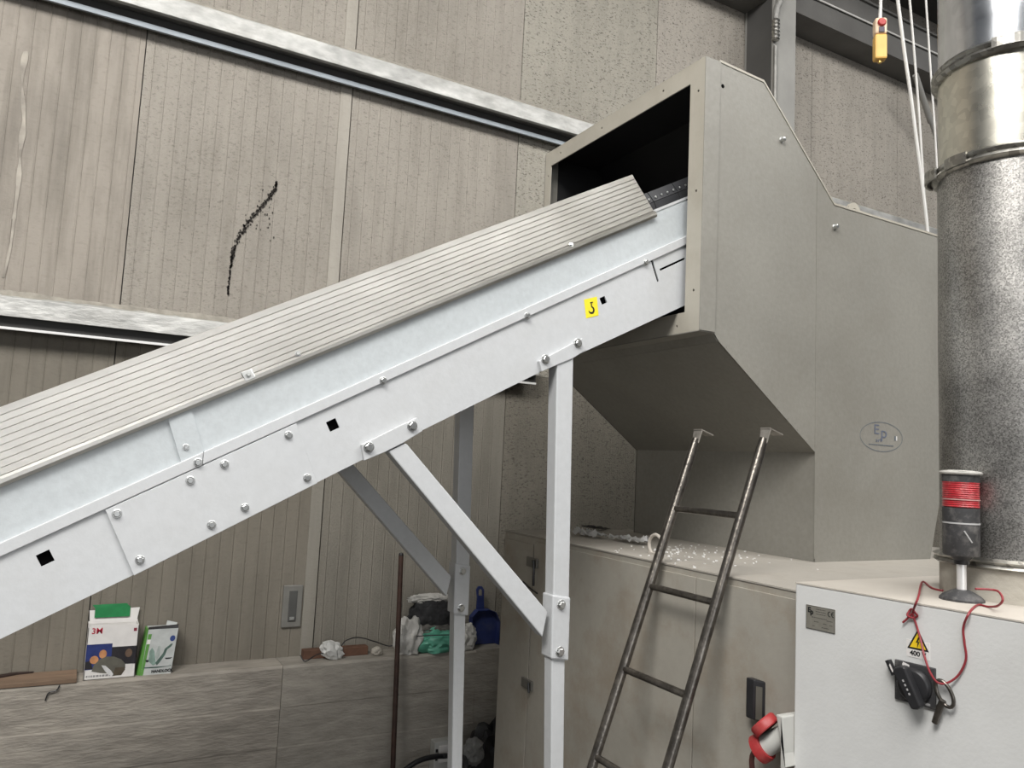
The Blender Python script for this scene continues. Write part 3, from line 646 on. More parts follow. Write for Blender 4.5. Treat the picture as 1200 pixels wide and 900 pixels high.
for i in range(170):
    if i < 120: px, py = random.gauss(800, 45), random.gauss(650, 7)
    else: px, py = random.uniform(690, 1080), random.uniform(640, 668)
    c = at(px, py, 'Z', ZT)
    if not (MX+.01 < c.x < 1.9 and 1.22 < c.y < 2.5): continue
    r = random.uniform(.0012, .0045); k = random.randint(4, 6); a0 = random.random()*6
    prism(bm, [(c.x+r*random.uniform(.6, 1.3)*math.cos(a0+6.283*j/k), c.y+r*random.uniform(.6, 1.3)*math.sin(a0+6.283*j/k), ZT) for j in range(k)], (0, 0, random.uniform(.001, .004)))
tag(obj('dust_flakes', bm, PAP), 'white crumbs and flakes strewn over machine top', 'debris', kind='stuff')

# ================================================================== CONTROL CABINET
ZC = 1.372
C0 = Vector((1.379, 1.198, ZC)); CR = Vector((.058, -.437, 0)).normalized(); CN = Vector((CR.y, -CR.x, 0))
if CN.x > 0: CN = -CN
CU = Vector((0, 0, 1))
cab = thing('control_cabinet', 'light grey electrical control cabinet with black rotary switch', 'cabinet', (1.8, .8, 0))
f0, f1 = C0, C0+CR*.75
bm = nb(); prism(bm, [(f0.x, f0.y, 0), (f1.x, f1.y, 0), (2.4, f1.y, 0), (2.4, 1.198, 0)], (0, 0, ZC-.003)); obj('body', bm, CAB, cab, bevel=.003)
bm = nb(); prism(bm, [(f0.x-.001, f0.y, ZC-.003), (f1.x-.001, f1.y, ZC-.003), (2.4, f1.y, ZC-.003), (2.4, 1.198, ZC-.003)], (0, 0, .003)); obj('top_sheet', bm, CABTOP, cab)
def pcab(x, y, off=0): return atp(x, y, C0+CN*off, CN)
# rating plate
PLM = mat('rating_plate_metal', (.36, .345, .30), .4, .6, .1, 60)
q = [pcab(945.3, 708), pcab(945, 736), pcab(978.7, 742.5), pcab(979, 714.8)]
w_ = (q[3]-q[0]).dot(CR); hgt = .5*((q[0]-q[1]).z+(q[3]-q[2]).z); o0 = Vector(q[1]); o0.z = .5*(q[1].z+q[2].z)
def cq(o, u, v, off=.0): return o+CR*u+CU*v+CN*off
rp = poly('rating_plate', [cq(o0, 0, 0, .0015), cq(o0, w_, 0, .0015), cq(o0, w_, hgt, .0015), cq(o0, 0, hgt, .0015)], -CN*.0015, PLM, cab); rp['label'] = 'engraved metal rating plate'
bm = nb(); tk = .0008
for u0, u1, v0, v1 in ((0, w_, 0, tk), (0, w_, hgt-tk, hgt), (0, tk, 0, hgt), (w_-tk, w_, 0, hgt)):
    prism(bm, [cq(o0, u0, v0, .0018), cq(o0, u1, v0, .0018), cq(o0, u1, v1, .0018), cq(o0, u0, v1, .0018)], -CN*.0004)
obj('plate_border', bm, INK, rp)
text('lettering', 'E', hgt*.30, cq(o0, w_*.06, hgt*.70, .0018), CR, CU, INK, rp, bold=.0006)
text('lettering', 'p', hgt*.30, cq(o0, w_*.15, hgt*.64, .0019), CR, CU, INK, rp, bold=.0006)
# CE mark built from two arcs and a bar
bm = nb()
def cab_arc(bm, cu, cv, r, th, a0, a1, o, off, n=14):
    for i in range(n):
        a, b = math.radians(a0+(a1-a0)*i/n), math.radians(a0+(a1-a0)*(i+1)/n)
        bm.faces.new([bm.verts.new(cq(o, cu+rr*math.cos(t), cv+rr*math.sin(t), off)) for rr, t in ((r, a), (r, b), (r-th, b), (r-th, a))])
r1 = hgt*.12
cab_arc(bm, w_*.84, hgt*.77, r1, r1*.3, 90, 270, o0, .0018); cab_arc(bm, w_*.96, hgt*.77, r1, r1*.3, 90, 270, o0, .0018)
prism(bm, [cq(o0, w_*.96-r1, hgt*.77-r1*.15, .0018), cq(o0, w_*.96-r1*.1, hgt*.77-r1*.15, .0018), cq(o0, w_*.96-r1*.1, hgt*.77+r1*.15, .0018), cq(o0, w_*.96-r1, hgt*.77+r1*.15, .0018)], -CN*.0002)
obj('ce_mark', bm, INK, rp)
bm = nb()
for u0, u1, v in ((.36, .68, .86), (.34, .7, .76), (.36, .68, .66), (.2, .72, .5), (.72, .92, .45), (.28, .44, .33), (.6, .72, .3), (.82, .92, .28), (.24, .3, .14), (.55, .8, .13)):
    u = u0
    while u < u1:
        l = random.uniform(.02, .06); prism(bm, [cq(o0, w_*u, hgt*v, .0017), cq(o0, w_*min(u+l, u1), hgt*v, .0017), cq(o0, w_*min(u+l, u1), hgt*(v+.035), .0017), cq(o0, w_*u, hgt*(v+.035), .0017)], -CN*.0002); u += l+.012
obj('small_print', bm, mat('plate_engraving', (.1, .095, .085), .6), rp)
# warning label
q0 = pcab(1062.5, 768.5); q1 = pcab(1090, 774.5); q2 = pcab(1075, 735)
w_ = (q1-q0).dot(CR); o1 = Vector(q0); o1.z = .5*(q0.z+q1.z); hw = (pcab(1063, 748)-pcab(1063, 768)).z
wl = poly('warning_label', [cq(o1, 0, 0, .0008), cq(o1, w_, 0, .0008), cq(o1, w_, hw*1.0, .0008), cq(o1, 0, hw*1.0, .0008)], -CN*.0008, WHITE, cab); wl['label'] = 'yellow triangle 400 V warning label'
hb = hw*.48; apex = (pcab(1075, 737).z-o1.z)
def tri(k, off, material, nm):
    cu, cv = w_*.5, hb+(apex-hb)/3; pts = [(w_*.04, hb), (w_*.96, hb), (w_*.5, apex)]
    return poly(nm, [cq(o1, cu+(u-cu)*k, cv+(v-cv)*k, off) for u, v in pts], -CN*.0006, material, wl)
tri(1.0, .0012, INK, 'triangle_border'); tri(.74, .0016, mat('warning_yellow', (.86, .6, .02), .5, 0, .05, 50), 'triangle')
cu, cv, s = w_*.5, hb+(apex-hb)*.33, (apex-hb)*.30
poly('bolt_symbol', [cq(o1, cu+u*s, cv+v*s, .0019) for u, v in ((.1, 1), (-.32, .02), (-.02, .08), (-.12, -.85), (.3, .28), (.02, .2), (.34, 1))], -CN*.0003, INK, wl)
text('lettering', '400 V', hw*.40, cq(o1, w_*.5, hw*.12, .0012), CR, CU, INK, wl, align='CENTER', bold=.0003)
# rotary main switch
q0, q1, q2 = pcab(1050, 769.5), pcab(1097.5, 779.5), pcab(1050, 816)
w_ = (q1-q0).dot(CR); o2 = Vector(q2); hs = (q0-q2).z; o2.z -= .004
bm = nb(); prism(bm, [cq(o2, 0, 0, .006), cq(o2, w_, 0, .006), cq(o2, w_, hs, .006), cq(o2, 0, hs, .006)], -CN*.006); sw = obj('rotary_switch', bm, BLACKD, cab, bevel=.0015); sw['label'] = 'black rotary isolator switch'
cc = cq(o2, w_*.52, hs*.48, .006); bm = nb(); lathe(bm, [(w_*.42, 0), (w_*.42, .006), (w_*.37, .012), (w_*.34, .013), (0, .013)], cc, CN, 28); obj('switch_dial', bm, BLACK, sw, True)
ang = math.radians(118); du = CR*math.cos(ang)+CU*math.sin(ang); dv = CN.cross(du)
bm = nb(); c_ = cc+CN*.013-du*.001
prism(bm, [c_+du*a+dv*b for a, b in ((-.036, -.010), (.034, -.013), (.038, -.006), (.038, .006), (.034, .013), (-.036, .010), (-.039, 0))], CN*.02); kn = obj('switch_handle', bm, BLACK, sw, bevel=.003)
bm = nb(); c_ = cc+CN*.0335
for a in (-.012, -.004, .004, .012): prism(bm, [c_+du*(a+i)+dv*j for i, j in ((-.002, -.0015), (.002, -.0015), (.002, .0015), (-.002, .0015))], -CN*.0006)
obj('handle_marks', bm, mat('mark_grey', (.4, .4, .4), .6), kn)
poly('position_mark', [cq(o2, w_*.20+a*.008, hs*.92+b*.008, .0063) for a, b in ((0, 0), (.6, -1), (1.6, -.6), (1.7, .2), (.2, .6))], -CN*.0004, WHITE, sw)
poly('position_mark', [cq(o2, w_*.62+a, hs*.06+b, .0063) for a, b in ((0, 0), (.02, 0), (.02, .004), (0, .004))], -CN*.0004, mat('mark_grey2', (.3, .3, .3), .6), sw)
bm = nb(); c_ = cq(o2, -w_*.02, hs*.80, .008); prism(bm, [c_+du*a+dv*b for a, b in ((-.014, -.004), (.014, -.004), (.014, .004), (-.014, .004))], CN*.012); lk = obj('lock_tab', bm, BLACK, sw, bevel=.001)
bm = nb(); prism(bm, [c_+CN*.0122+du*a+dv*b for a, b in ((-.010, -.0042), (.007, -.0042), (.005, -.001), (-.008, -.001))], CN*.0004); obj('tab_edge', bm, WHITE, lk)

# CEE socket with red plug on the far flank of the cabinet
RED = mat('socket_red', (.36, .028, .03), .45, 0, .12, 30, dirt=(.3, .16, .14), dirt_amt=.4, dirt_scale=30); SOCK = mat('socket_grey', (.52, .52, .49), .5, 0, .06, 20)
sk = thing('power_socket', 'grey industrial power socket with red collars on cabinet flank', 'socket', (1.36, 1.24, 1.0))
z0, z1 = at(915, 895, 'X', 1.36).z, at(915, 836, 'X', 1.36).z
yk = at(908.5, 860, 'X', 1.345).y
bm = nb(); prism(bm, [(1.345, 1.199, z0), (1.345, yk-.025, z0), (1.345, yk, z1), (1.345, 1.199, z1)], (.056, 0, 0)); obj('housing', bm, SOCK, sk, bevel=.003)
pa = at(921, 860, 'X', 1.374); pb = at(890, 878, 'X', 1.352); ax = (pb-pa).normalized(); ln = (pb-pa).length
bm = nb(); lathe(bm, [(0, 0), (.020, 0), (.022, ln*.3), (.0235, ln*.8), (.0235, ln), (0, ln)], pa, ax, 24); obj('plug_body', bm, SOCK, sk, True)
bm = nb(); lathe(bm, [(0, ln*.74), (.029, ln*.74), (.0305, ln*.8), (.0305, ln+.003), (.027, ln+.005), (0, ln+.005)], pa, ax, 28); obj('red_collar', bm, RED, sk, True)
pl_ = at(898, 852, 'X', 1.350); ax2 = Vector((.0, .86, .42)); ax2 = Vector((-.25, .62, .60)).normalized()
bm = nb(); lathe(bm, [(.029, -.006), (.031, -.004), (.031, .012), (.028, .016), (0, .016)], pl_, ax2, 28); ld = obj('red_lid', bm, RED, sk, True)
bm = nb(); lathe(bm, [(0, -.004), (.026, -.004), (.026, -.001), (0, -.001)], pl_, ax2, 24); obj('lid_seal', bm, BLACK, ld)
bm = nb(); tube(bm, smooth_path([pb, pb+Vector((-.002, .02, -.03)), pb+Vector((.03, .03, -.15)), pb+Vector((.055, .03, -.5)), (1.375, pb.y+.03, .02)]), .006, 8); obj('plug_cable', bm, mat('cable_redbrown', (.10, .035, .03), .6), sk, True)

# signal tower
TX, TY = 1.548, .936
tw = thing('signal_tower', 'black stack light with one red lens on cabinet top', 'signal light', (TX, TY, ZC))
def turn(name, prof, material, par=tw, n=32): bm = nb(); lathe(bm, prof, (TX, TY, ZC), (0, 0, 1), n); return obj(name, bm, material, par, True)
turn('base_foot', [(0, 0), (.040, 0), (.040, .004), (.034, .010), (.020, .018), (.0125, .021), (0, .021)], BLACKD)
turn('pole', [(0, .018), (.0088, .018), (.0088, .080), (0, .080)], mat('pole_aluminium', (.80, .80, .80), .35, .5, .04, 20))
turn('collar', [(0, .070), (.0135, .070), (.014, .078), (.023, .088), (0, .088)], BLACK)
turn('base_module', [(0, .087), (.031, .087), (.033, .09), (.033, .150), (0, .150)], BLACKD)
turn('module_ring', [(.0325, .1495), (.0338, .1495), (.0338, .1525), (.0325, .1525)], mat('ring_grey', (.42, .42, .42), .5))
turn('blank_module', [(0, .152), (.033, .152), (.033, .181), (0, .181)], BLACKD)
bm = nb(); pr = [(0, .181)]
for i in range(12): pr += [(.0318, .182+i*.0042), (.0334, .184+i*.0042)]
pr += [(.033, .233), (0, .233)]; lathe(bm, pr, (TX, TY, ZC), (0, 0, 1), 40)
lens = obj('red_lens', bm, mat('red_lens_plastic', (.40, .02, .03), .35, 0, .25, 60, dirt=(.45, .2, .18), dirt_amt=.55, dirt_scale=70), tw, True); lens['label'] = 'dusty red ribbed lens'
turn('lens_ring', [(.0325, .1965), (.0342, .1965), (.0342, .1985), (.0325, .1985)], mat('ring_pink', (.5, .3, .28), .5), lens)
turn('top_module', [(0, .232), (.0335, .232), (.0335, .248), (0, .248)], BLACKD)
turn('cap', [(0, .247), (.037, .247), (.0385, .250), (.037, .2535), (.02, .2555), (0, .256)], mat('dusty_cap', (.46, .45, .42), .9, 0, .15, 60, .5, 90))
bm = nb(); a = Vector((TX-.026, TY-.022, ZC+.137)); tube(bm, [a, a+Vector((.012, -.008, -.022))], .0014, 6); obj('scratch_mark', bm, mat('ring_grey', (0, 0, 0)), tw)

# red wire from the tower round the switch
wz = ZC+.0022
top = lambda x, y: at(x, y, 'Z', wz)
lift = lambda x, y, dz: at(x, y, 'Z', wz+dz)
pts = [top(1120, 691), top(1105, 692), top(1092, 689), top(1081, 684)+Vector((0, 0, .004)), pcab(1076, 700, .005), pcab(1070, 718, .004), pcab(1074, 733, .004), pcab(1079, 750, .008), pcab(1083, 768, .018), pcab(1090, 788, .022), pcab(1099, 800, .02),
       pcab(1111, 800, .012), pcab(1124, 790, .006), pcab(1132, 772, .005), pcab(1130, 752, .005), pcab(1129, 735, .005), pcab(1136, 718, .004), top(1146, 709), top(1158, 711), lift(1169, 710, .008), lift(1175, 703, .022), lift(1171, 694, .032), lift(1162, 691, .034), lift(1143, 690, .034)]
wire = thing('red_wire', 'thin red wire looped from stack light down to the switch', 'wire', (1.46, .93, ZC))
REDW = mat('red_wire_insulation', (.24, .022, .03), .45, 0, .15, 60)
bm = nb(); tube(bm, smooth_path(pts, 8), .0021, 8); obj('wire_loop', bm, REDW, wire, True)
kc = pcab(1069, 719, .006); bm = nb()
tube(bm, smooth_path([kc+CR*(.008*math.cos(t)*(1-.2*math.sin(3*t)))+CU*(.008*math.sin(t))+CN*.003*math.sin(2*t) for t in [i*.75 for i in range(14)]], 4), .002, 8)
tube(bm, [kc, kc-CR*.012-CU*.014, kc-CR*.018-CU*.020], .002, 8); obj('wire_knot', bm, REDW, wire, True)
# steel snap hook hanging from the wire
hk = thing('snap_hook', 'dark steel snap hook hanging from the red wire', 'hook', pcab(1104, 822, .012))
bm = nb(); oc = pcab(1107, 813, .013); oa = (pcab(1113, 826, .012)-pcab(1101, 800, .012)).normalized(); ob = CN.cross(oa)
tube(bm, smooth_path([oc+oa*(.0235*math.cos(t))+ob*(.0125*math.sin(t)) for t in [math.radians(i*30) for i in range(13)]], 4), .0034, 10)
obj('loop', bm, DARKSTEEL, hk, True)
bm = nb(); tube(bm, [pcab(1105, 821, .013), pcab(1101, 830, .012), pcab(1095.5, 847, .010)], [.006, .0062, .0056], 12); obj('shank', bm, DARKSTEEL, hk, True)

# ================================================================== EXHAUST DUCT
DC = Vector((1.733, .930, 0)); DR = .143
duct = thing('exhaust_duct', 'large round galvanised exhaust duct rising from the cabinet', 'duct', (DC.x, DC.y, ZC))
def zduct(px, py):
    d = ray(px, py); return 1.6+1.962*d.z/math.hypot(d.x, d.y)
z1, z2, z3 = zduct(1101, 650), zduct(1101, 212), zduct(1101, 100)
def cyl(name, r, a, b, material, n=64, dent=0):
    bm = nb(); k = max(2, int((b-a)/.06)); rings = []
    for i in range(k+1):
        z = a+(b-a)*i/k; rings.append([bm.verts.new((DC.x+(r+dent*noise.noise((math.cos(6.2832*j/n)*2, math.sin(6.2832*j/n)*2, z*4)))*math.cos(6.2832*j/n), DC.y+(r+dent*noise.noise((math.cos(6.2832*j/n)*2, math.sin(6.2832*j/n)*2, z*4)))*math.sin(6.2832*j/n), z)) for j in range(n)])
    for p, q in zip(rings, rings[1:]):
        for j in range(n): bm.faces.new((p[j], p[(j+1) % n], q[(j+1) % n], q[j]))
    return obj(name, bm, material, duct, True)
cyl('base_stub', DR, ZC, z1, mat('stub_paint', (.40, .375, .325), .7, 0, .12, 10, .3, 60, dirt=(.26, .215, .16), dirt_amt=.6, dirt_scale=8))
cyl('lower_section', DR-.001, z1, z2, DUCT_LOW, dent=.0012)
cyl('middle_section', DR-.003, z2, z3, DUCT_MID, dent=.0018)
cyl('upper_section', DR-.004, z3, 5.6, DUCT_TOP, dent=.0012)
def clamp(z, hgt, wide, material=CLAMP):
    bm = nb(); r = DR
    lathe(bm, [(r-.004, -hgt*.6), (r+wide*.4, -hgt*.55), (r+wide, -hgt*.3), (r+wide*.8, -hgt*.08), (r+wide*.55, 0), (r+wide*.8, hgt*.08), (r+wide, hgt*.3), (r+wide*.4, hgt*.55), (r-.004, hgt*.6)], (DC.x, DC.y, z), (0, 0, 1), 64)
    return obj('clamp_ring', bm, material, duct, True)
c1 = clamp(z1, .020, .012); c2 = clamp(z2, .026, .011); c3 = clamp(z3, .026, .010)
# over-centre latches of the clamps
def latch(z, az, par, ln, hh, out):
    bm = nb(); n = 7; inner = []; r0 = DR+.010
    pts = []
    for i in range(n+1):
        t = az+ln*(i/n-.5); pts.append((r0+out*math.sin(math.pi*i/n), t))
    for (ra, ta), (rb, tb) in zip(pts, pts[1:]):
        prism(bm, [(DC.x+ra*math.cos(ta), DC.y+ra*math.sin(ta), z-hh/2), (DC.x+rb*math.cos(tb), DC.y+rb*math.sin(tb), z-hh/2), (DC.x+(rb+.005)*math.cos(tb), DC.y+(rb+.005)*math.sin(tb), z-hh/2), (DC.x+(ra+.005)*math.cos(ta), DC.y+(ra+.005)*math.sin(ta), z-hh/2)], (0, 0, hh))
    bmesh.ops.remove_doubles(bm, verts=bm.verts[:], dist=.0001)
    return obj('clamp_latch', bm, CLAMP, par)
view_az = math.atan2(-DC.y, -DC.x)
latch(z2, view_az-math.radians(80), c2, .55, .026, .010)
latch(z3+.002, view_az+math.radians(2), c3, .45, .022, .003)
latch(z2, view_az-math.radians(40), c2, .35, .024, .002)
latch(z1, view_az+math.radians(25), c1, .28, .018, .006)
def dscratch(px, py, dx, dy):
    pass

# ================================================================== LADDER
HOOKM = mat('worn_hook_steel', (.30, .28, .25), .5, .5, .25, 60)
lad = thing('steel_ladder', 'dark welded steel tube ladder leaning against the machine', 'ladder', (1.1, 1.53, 0))
YL, YR = 1.655, 1.408; sx = (1.525-1.231)/(1.715-.933)
lx = lambda z: 1.375+(z-1.355)*sx
for yy, nm in ((YL, 'left'), (YR, 'right')):
    bm = nb(); tube(bm, [(lx(.0), yy, 0), (lx(.6), yy, .6), (lx(1.2), yy, 1.2), (lx(1.655), yy, 1.655), (lx(1.69), yy, 1.69)], [.0125, .0125, .0125, .0125, .0105], 14); rl = obj('rail', bm, DARKSTEEL, lad, True)
    z = 1.69; x = lx(z)
    bm = nb(); prism(bm, [(x-.004, yy-.013, z-.012), (x-.004, yy+.013, z-.012), (x+.006, yy+.017, z+.026), (x+.006, yy-.017, z+.026)], (.004, 0, 0)); prism(bm, [(x+.004, yy-.017, z+.024), (x+.004, yy+.017, z+.024), (x+.05, yy+.017, z+.010), (x+.05, yy-.017, z+.010)], (0, 0, .004)); obj('hook_plate', bm, HOOKM, rl, bevel=.001)
    bm = nb(); lathe(bm, [(0, 0), (.016, 0), (.017, .006), (.0165, .03), (0, .03)], (lx(0), yy, 0), (0, 0, 1), 14); obj('rubber_foot', bm, BLACK, rl, True)
for px, py in ((795, 596), (765, 686.5), (736, 783), (707, 885)):
    z = at(px, py, 'Y', YL).z; bm = nb(); tube(bm, [(lx(z), YL, z), (lx(z), YR, z)], .0088, 12); rg = obj('rung', bm, DARKSTEEL, lad, True)
z = at(707, 885, 'Y', YL).z-.235
while z > .1:
    bm = nb(); tube(bm, [(lx(z), YL, z), (lx(z), YR, z)], .0088, 12); obj('rung', bm, DARKSTEEL, lad, True); z -= .235

# ================================================================== THINGS ON THE PLINTH
# respirator carton
mb = thing('respirator_carton', 'open white respirator mask carton with green flap on the plinth', 'box', (.17, 3.24, ZL))
x0, x1, y0, y1, zt = .083, .246, 3.19, 3.285, .948
T = .002
pf = lambda x, y: at(x, y, 'Y', y0-.0006)
bm = nb(); box(bm, x0, x1, y0, y0+T, ZL, zt); box(bm, x0, x1, y1-T, y1, ZL, zt); box(bm, x0, x0+T, y0, y1, ZL, zt-.005); box(bm, x1-T, x1, y0, y1, ZL, zt-.003); box(bm, x0, x1, y0, y1, ZL, ZL+T)
obj('carton_body', bm, WHITE, mb)
bm = nb(); prism(bm, [(x0+.005, y1-.003, zt-.01), (x1-.003, y1-.003, zt-.01), (x1+.004, y1+.002, zt+.042), (x0+.0, y1+.002, zt+.038)], (0, .002, 0)); fl = obj('back_flap', bm, WHITE, mb)
bm = nb(); prism(bm, [(x0+.018, y1-.006, zt+.012), (x1-.028, y1-.006, zt+.012), (x1-.028, y1-.002, zt+.046), (x1-.042, y1-.002, zt+.060), (x0+.008, y1-.002, zt+.058), (x0+.018, y1-.004, zt+.045)], (0, .0015, 0)); obj('green_flap', bm, mat('carton_green', (.01, .19, .055), .5, 0, .15, 40), fl)
W = x1-x0; H = zt-ZL
def pr_(name, uv, material, off=.0004, par=mb): return poly(name, [(x0+u*W, y0-off, ZL+v*H) for u, v in uv], (0, .0003, 0), material, par)
CB = mat('carton_blue', (.02, .035, .16), .5, 0, .3, 35); CK = mat('carton_dark', (.018, .016, .02), .5, 0, .3, 40)
CG = mat('carton_mask_grey', (.11, .105, .085), .6, 0, .2, 30); CW = mat('carton_pale', (.60, .60, .60), .6, 0, .15, 40); CO = mat('carton_orange', (.50, .23, .10), .6, 0, .2, 60)
pr_('print_blue', ((.0, .19), (.5, .19), (.5, .66), (0, .66)), CB); pr_('print_dark', ((.5, .26), (.99, .25), (.99, .59), (.5, .59)), CK); pr_('print_dark', ((.0, .20), (.16, .20), (.10, .36), (0, .34)), CK, .0006)
el = lambda cx, cy, rx, ry, a0=0, a1=360, n=18: [(cx+rx*math.cos(math.radians(a0+(a1-a0)*i/n)), cy+ry*math.sin(math.radians(a0+(a1-a0)*i/n))) for i in range(n+(0 if a1-a0 == 360 else 1))]
pr_('print_cup', el(.33, .47, .075, .08), CO, .0007); pr_('print_cup', el(.17, .37, .085, .075), CO, .0007)
pr_('print_blur', el(.84, .46, .07, .08), mat('carton_blur', (.14, .09, .06), .6, 0, .2, 40), .0007)
pr_('print_mask', [(.14, .16), (.17, .27), (.27, .37), (.40, .42), (.55, .41), (.70, .35), (.79, .26), (.80, .18), (.74, .08), (.62, .05), (.55, .04), (.45, .10), (.30, .12)], CG, .0009)
pr_('print_mask_side', [(.60, .20), (.78, .20), (.80, .15), (.73, .05), (.60, .05), (.57, .1)], mat('carton_mask_brown', (.07, .055, .035), .6, 0, .2, 40), .0011)
pr_('print_mask_lining', [(.32, .26), (.40, .25), (.52, .15), (.57, .08), (.55, .04), (.47, .08), (.40, .15)], CW, .0011)
text('lettering', '3M', .028, (x0+.011, y0-.001, ZL+.86*H), (1, 0, 0), (0, 0, 1), mat('logo_red', (.42, .015, .04), .5), mb, bold=.0005)
pr_('print_red_square', ((.90, .87), (.965, .87), (.965, .93), (.90, .93)), mat('print_maroon', (.22, .02, .04), .5))
bm = nb(); u = .04
while u < .6:
    l = random.uniform(.02, .06); prism(bm, [(x0+a*W, y0-.0006, ZL+b*H) for a, b in ((u, .05), (u+l, .05), (u+l, .085), (u, .085))], (0, .0003, 0)); u += l+.015
obj('small_print', bm, mat('print_grey', (.25, .25, .25), .6), mb)
# glove carton
gb = thing('glove_carton', 'small grey and green disposable glove carton on the plinth', 'box', (.315, 3.23, ZL))
gx0, gx1, gy0, gy1, gz = .258, .372, 3.195, 3.265, .922
lean = .012
def gq(u, v, off=0): return Vector((gx0+.012+u*(gx1-gx0-.012)+lean*v*1.2-.004, gy0+.012*v-off, ZL+v*(gz-ZL)))
GSIL = mat('glove_carton_silver', (.46, .48, .47), .5, 0, .12, 30); GGRN = mat('glove_carton_green', (.10, .27, .055), .5, 0, .12, 30)
bm = nb(); prism(bm, [gq(0, 0), gq(1, 0), gq(1, 1), gq(0, 1)], (0, gy1-gy0, 0)); gbody = obj('carton_body', bm, GSIL, gb)
bm = nb(); prism(bm, [gq(-.13, 0, -.012), gq(-.002, 0, -.0), gq(-.002, 1, 0), gq(-.06, 1, -.012)], (0, gy1-gy0-.012, 0)); obj('green_edge', bm, GGRN, gb)
def gp(name, uv, material, off=.0005): return poly(name, [gq(u, v, off) for u, v in uv], (0, .0003, 0), material, gb)
gp('print_green', ((.0, .0), (.08, .0), (.14, .90), (.02, .90)), GGRN); gp('print_white_tag', ((.02, .68), (.13, .68), (.13, .78), (.02, .78)), WHITE, .0008)
GH = mat('glove_print_teal', (.20, .29, .25), .6, 0, .25, 45); GH2 = mat('glove_print_dark', (.07, .12, .10), .6, 0, .25, 45)
gp('print_glove', ((.18, .30), (.16, .52), (.22, .60), (.32, .52), (.42, .28), (.46, .24), (.36, .20)), GH, .0008)
gp('print_glove', ((.42, .26), (.48, .20), (.56, .26), (.70, .42), (.74, .54), (.86, .60), (.90, .66), (.84, .66), (.66, .56), (.62, .46), (.52, .36)), GH2, .0009)
gp('print_glove', ((.38, .40), (.42, .62), (.50, .62), (.52, .42), (.46, .30)), mat('glove_print_pale', (.34, .38, .36), .6, 0, .2, 45), .0007)
gp('print_shadow', ((.06, .335), (.30, .335), (.24, .29), (.12, .28)), INK, .0007); gp('print_shadow', ((.70, .355), (.97, .355), (.9, .325), (.76, .32)), INK, .0007)
gp('print_band', ((.06, .15), (.97, .17), (.97, .185), (.5, .14), (.06, .175)), GH2, .0007)
gp('print_badge', el(.86, .78, .09, .065), mat('badge_blue', (.025, .05, .19), .5), .0008)
text('lettering', 'HANDLOCK', .014, gq(.34, .045, .001), (1, 0, 0), (0, 0, 1), INK, gb, sx=.92, bold=.0007)
bm = nb(); prism(bm, [gq(.0, 1, -.002), gq(1, 1, -.002), gq(1.0, 1.06, -.01), gq(.0, 1.03, -.01)], (0, .012, 0)); obj('open_mouth', bm, BLACK, gb)
bm = nb(); prism(bm, [gq(.62, 1.0, -.05), gq(.98, 1.0, -.05), gq(1.0, 1.06, -.055), gq(.64, 1.12, -.055)], (0, .0015, 0)); obj('torn_flap', bm, GSIL, gb)
# brown plank and dark strip at left
WOOD = mat('brown_plank', (.20, .135, .09), .8, 0, .2, 8, .3, 40, stretch=(.2, 1, 1), var2=.15)
tag(bxo('wooden_plank', -.9, .062, 3.168, 3.292, ZL, ZL+.016, WOOD, None, .002), 'brown wooden plank lying on the plinth beside respirator carton', 'plank')
bm = nb(); a = at(-20, 797, 'Z', ZL+.017); b = at(40, 788.5, 'Z', ZL+.017)
prism(bm, [a+Vector((-.12, -.012, 0)), a+Vector((0, -.014, 0)), b+Vector((-.05, -.008, 0)), b, b+Vector((-.06, .006, 0)), a+Vector((0, .016, 0)), a+Vector((-.12, .014, 0))], (0, 0, .008))
for v in bm.verts: v.co.z = max(v.co.z-.0015, ZL+.016)
tag(obj('charred_stick', bm, mat('charred_wood', (.03, .016, .012), .7, 0, .3, 30), None, bevel=.002), 'charred dark splinter lying on the brown plank', 'stick')
# wire curl hanging over the plinth
bm = nb(); tube(bm, smooth_path([at(70, 803, 'Y', YP-.002), at(66, 809, 'Y', YP-.004), at(57, 812, 'Y', YP-.003), at(53, 821, 'Y', YP-.002)], 6), .0022, 6)
tag(obj('wire_offcut', bm, BLACK, None, True), 'short black wire end hanging over plinth below the plank', 'wire')
# brick-red batten with film and cable
q0, q1 = at(352, 770, 'Z', ZL), at(428, 765, 'Z', ZL)
tag(bxo('wooden_batten', q0.x, q1.x, 3.235, 3.275, ZL, ZL+.036, mat('red_brown_batten', (.13, .065, .04), .8, 0, .25, 12, .3, 50), None, .002), 'short red-brown batten on the plinth under a black cable', 'batten')
FILM = mat('clear_film', (.52, .52, .50), .35, 0, .12, 25); c = at(388, 766, 'Y', 3.215)
bm = nb(); crumple(bm, (c.x, 3.215, ZL+.034), (.045, .024, .034), .34, 2.2, 3, 2.6, ZL+.001); bmesh.ops.rotate(bm, cent=(c.x, 3.215, ZL+.03), matrix=Matrix.Rotation(.5, 3, 'Y'), verts=bm.verts[:])
for v in bm.verts: v.co.z = max(v.co.z, ZL+.001)
tag(obj('plastic_film', bm, FILM), 'crumpled clear plastic film beside the red-brown batten', 'plastic film')
c = at(441, 764, 'Y', 3.22); bm = nb(); crumple(bm, (c.x, 3.215, ZL+.017), (.022, .018, .018), .2, 5.5, 3, 4, ZL+.0005)
tag(obj('paper_ball', bm, mat('paper_ball', (.40, .37, .32), .8, 0, .15, 50)), 'small crumpled paper ball on the plinth', 'paper')
P3 = lambda x, y, Y=3.225: at(x, y, 'Y', Y)
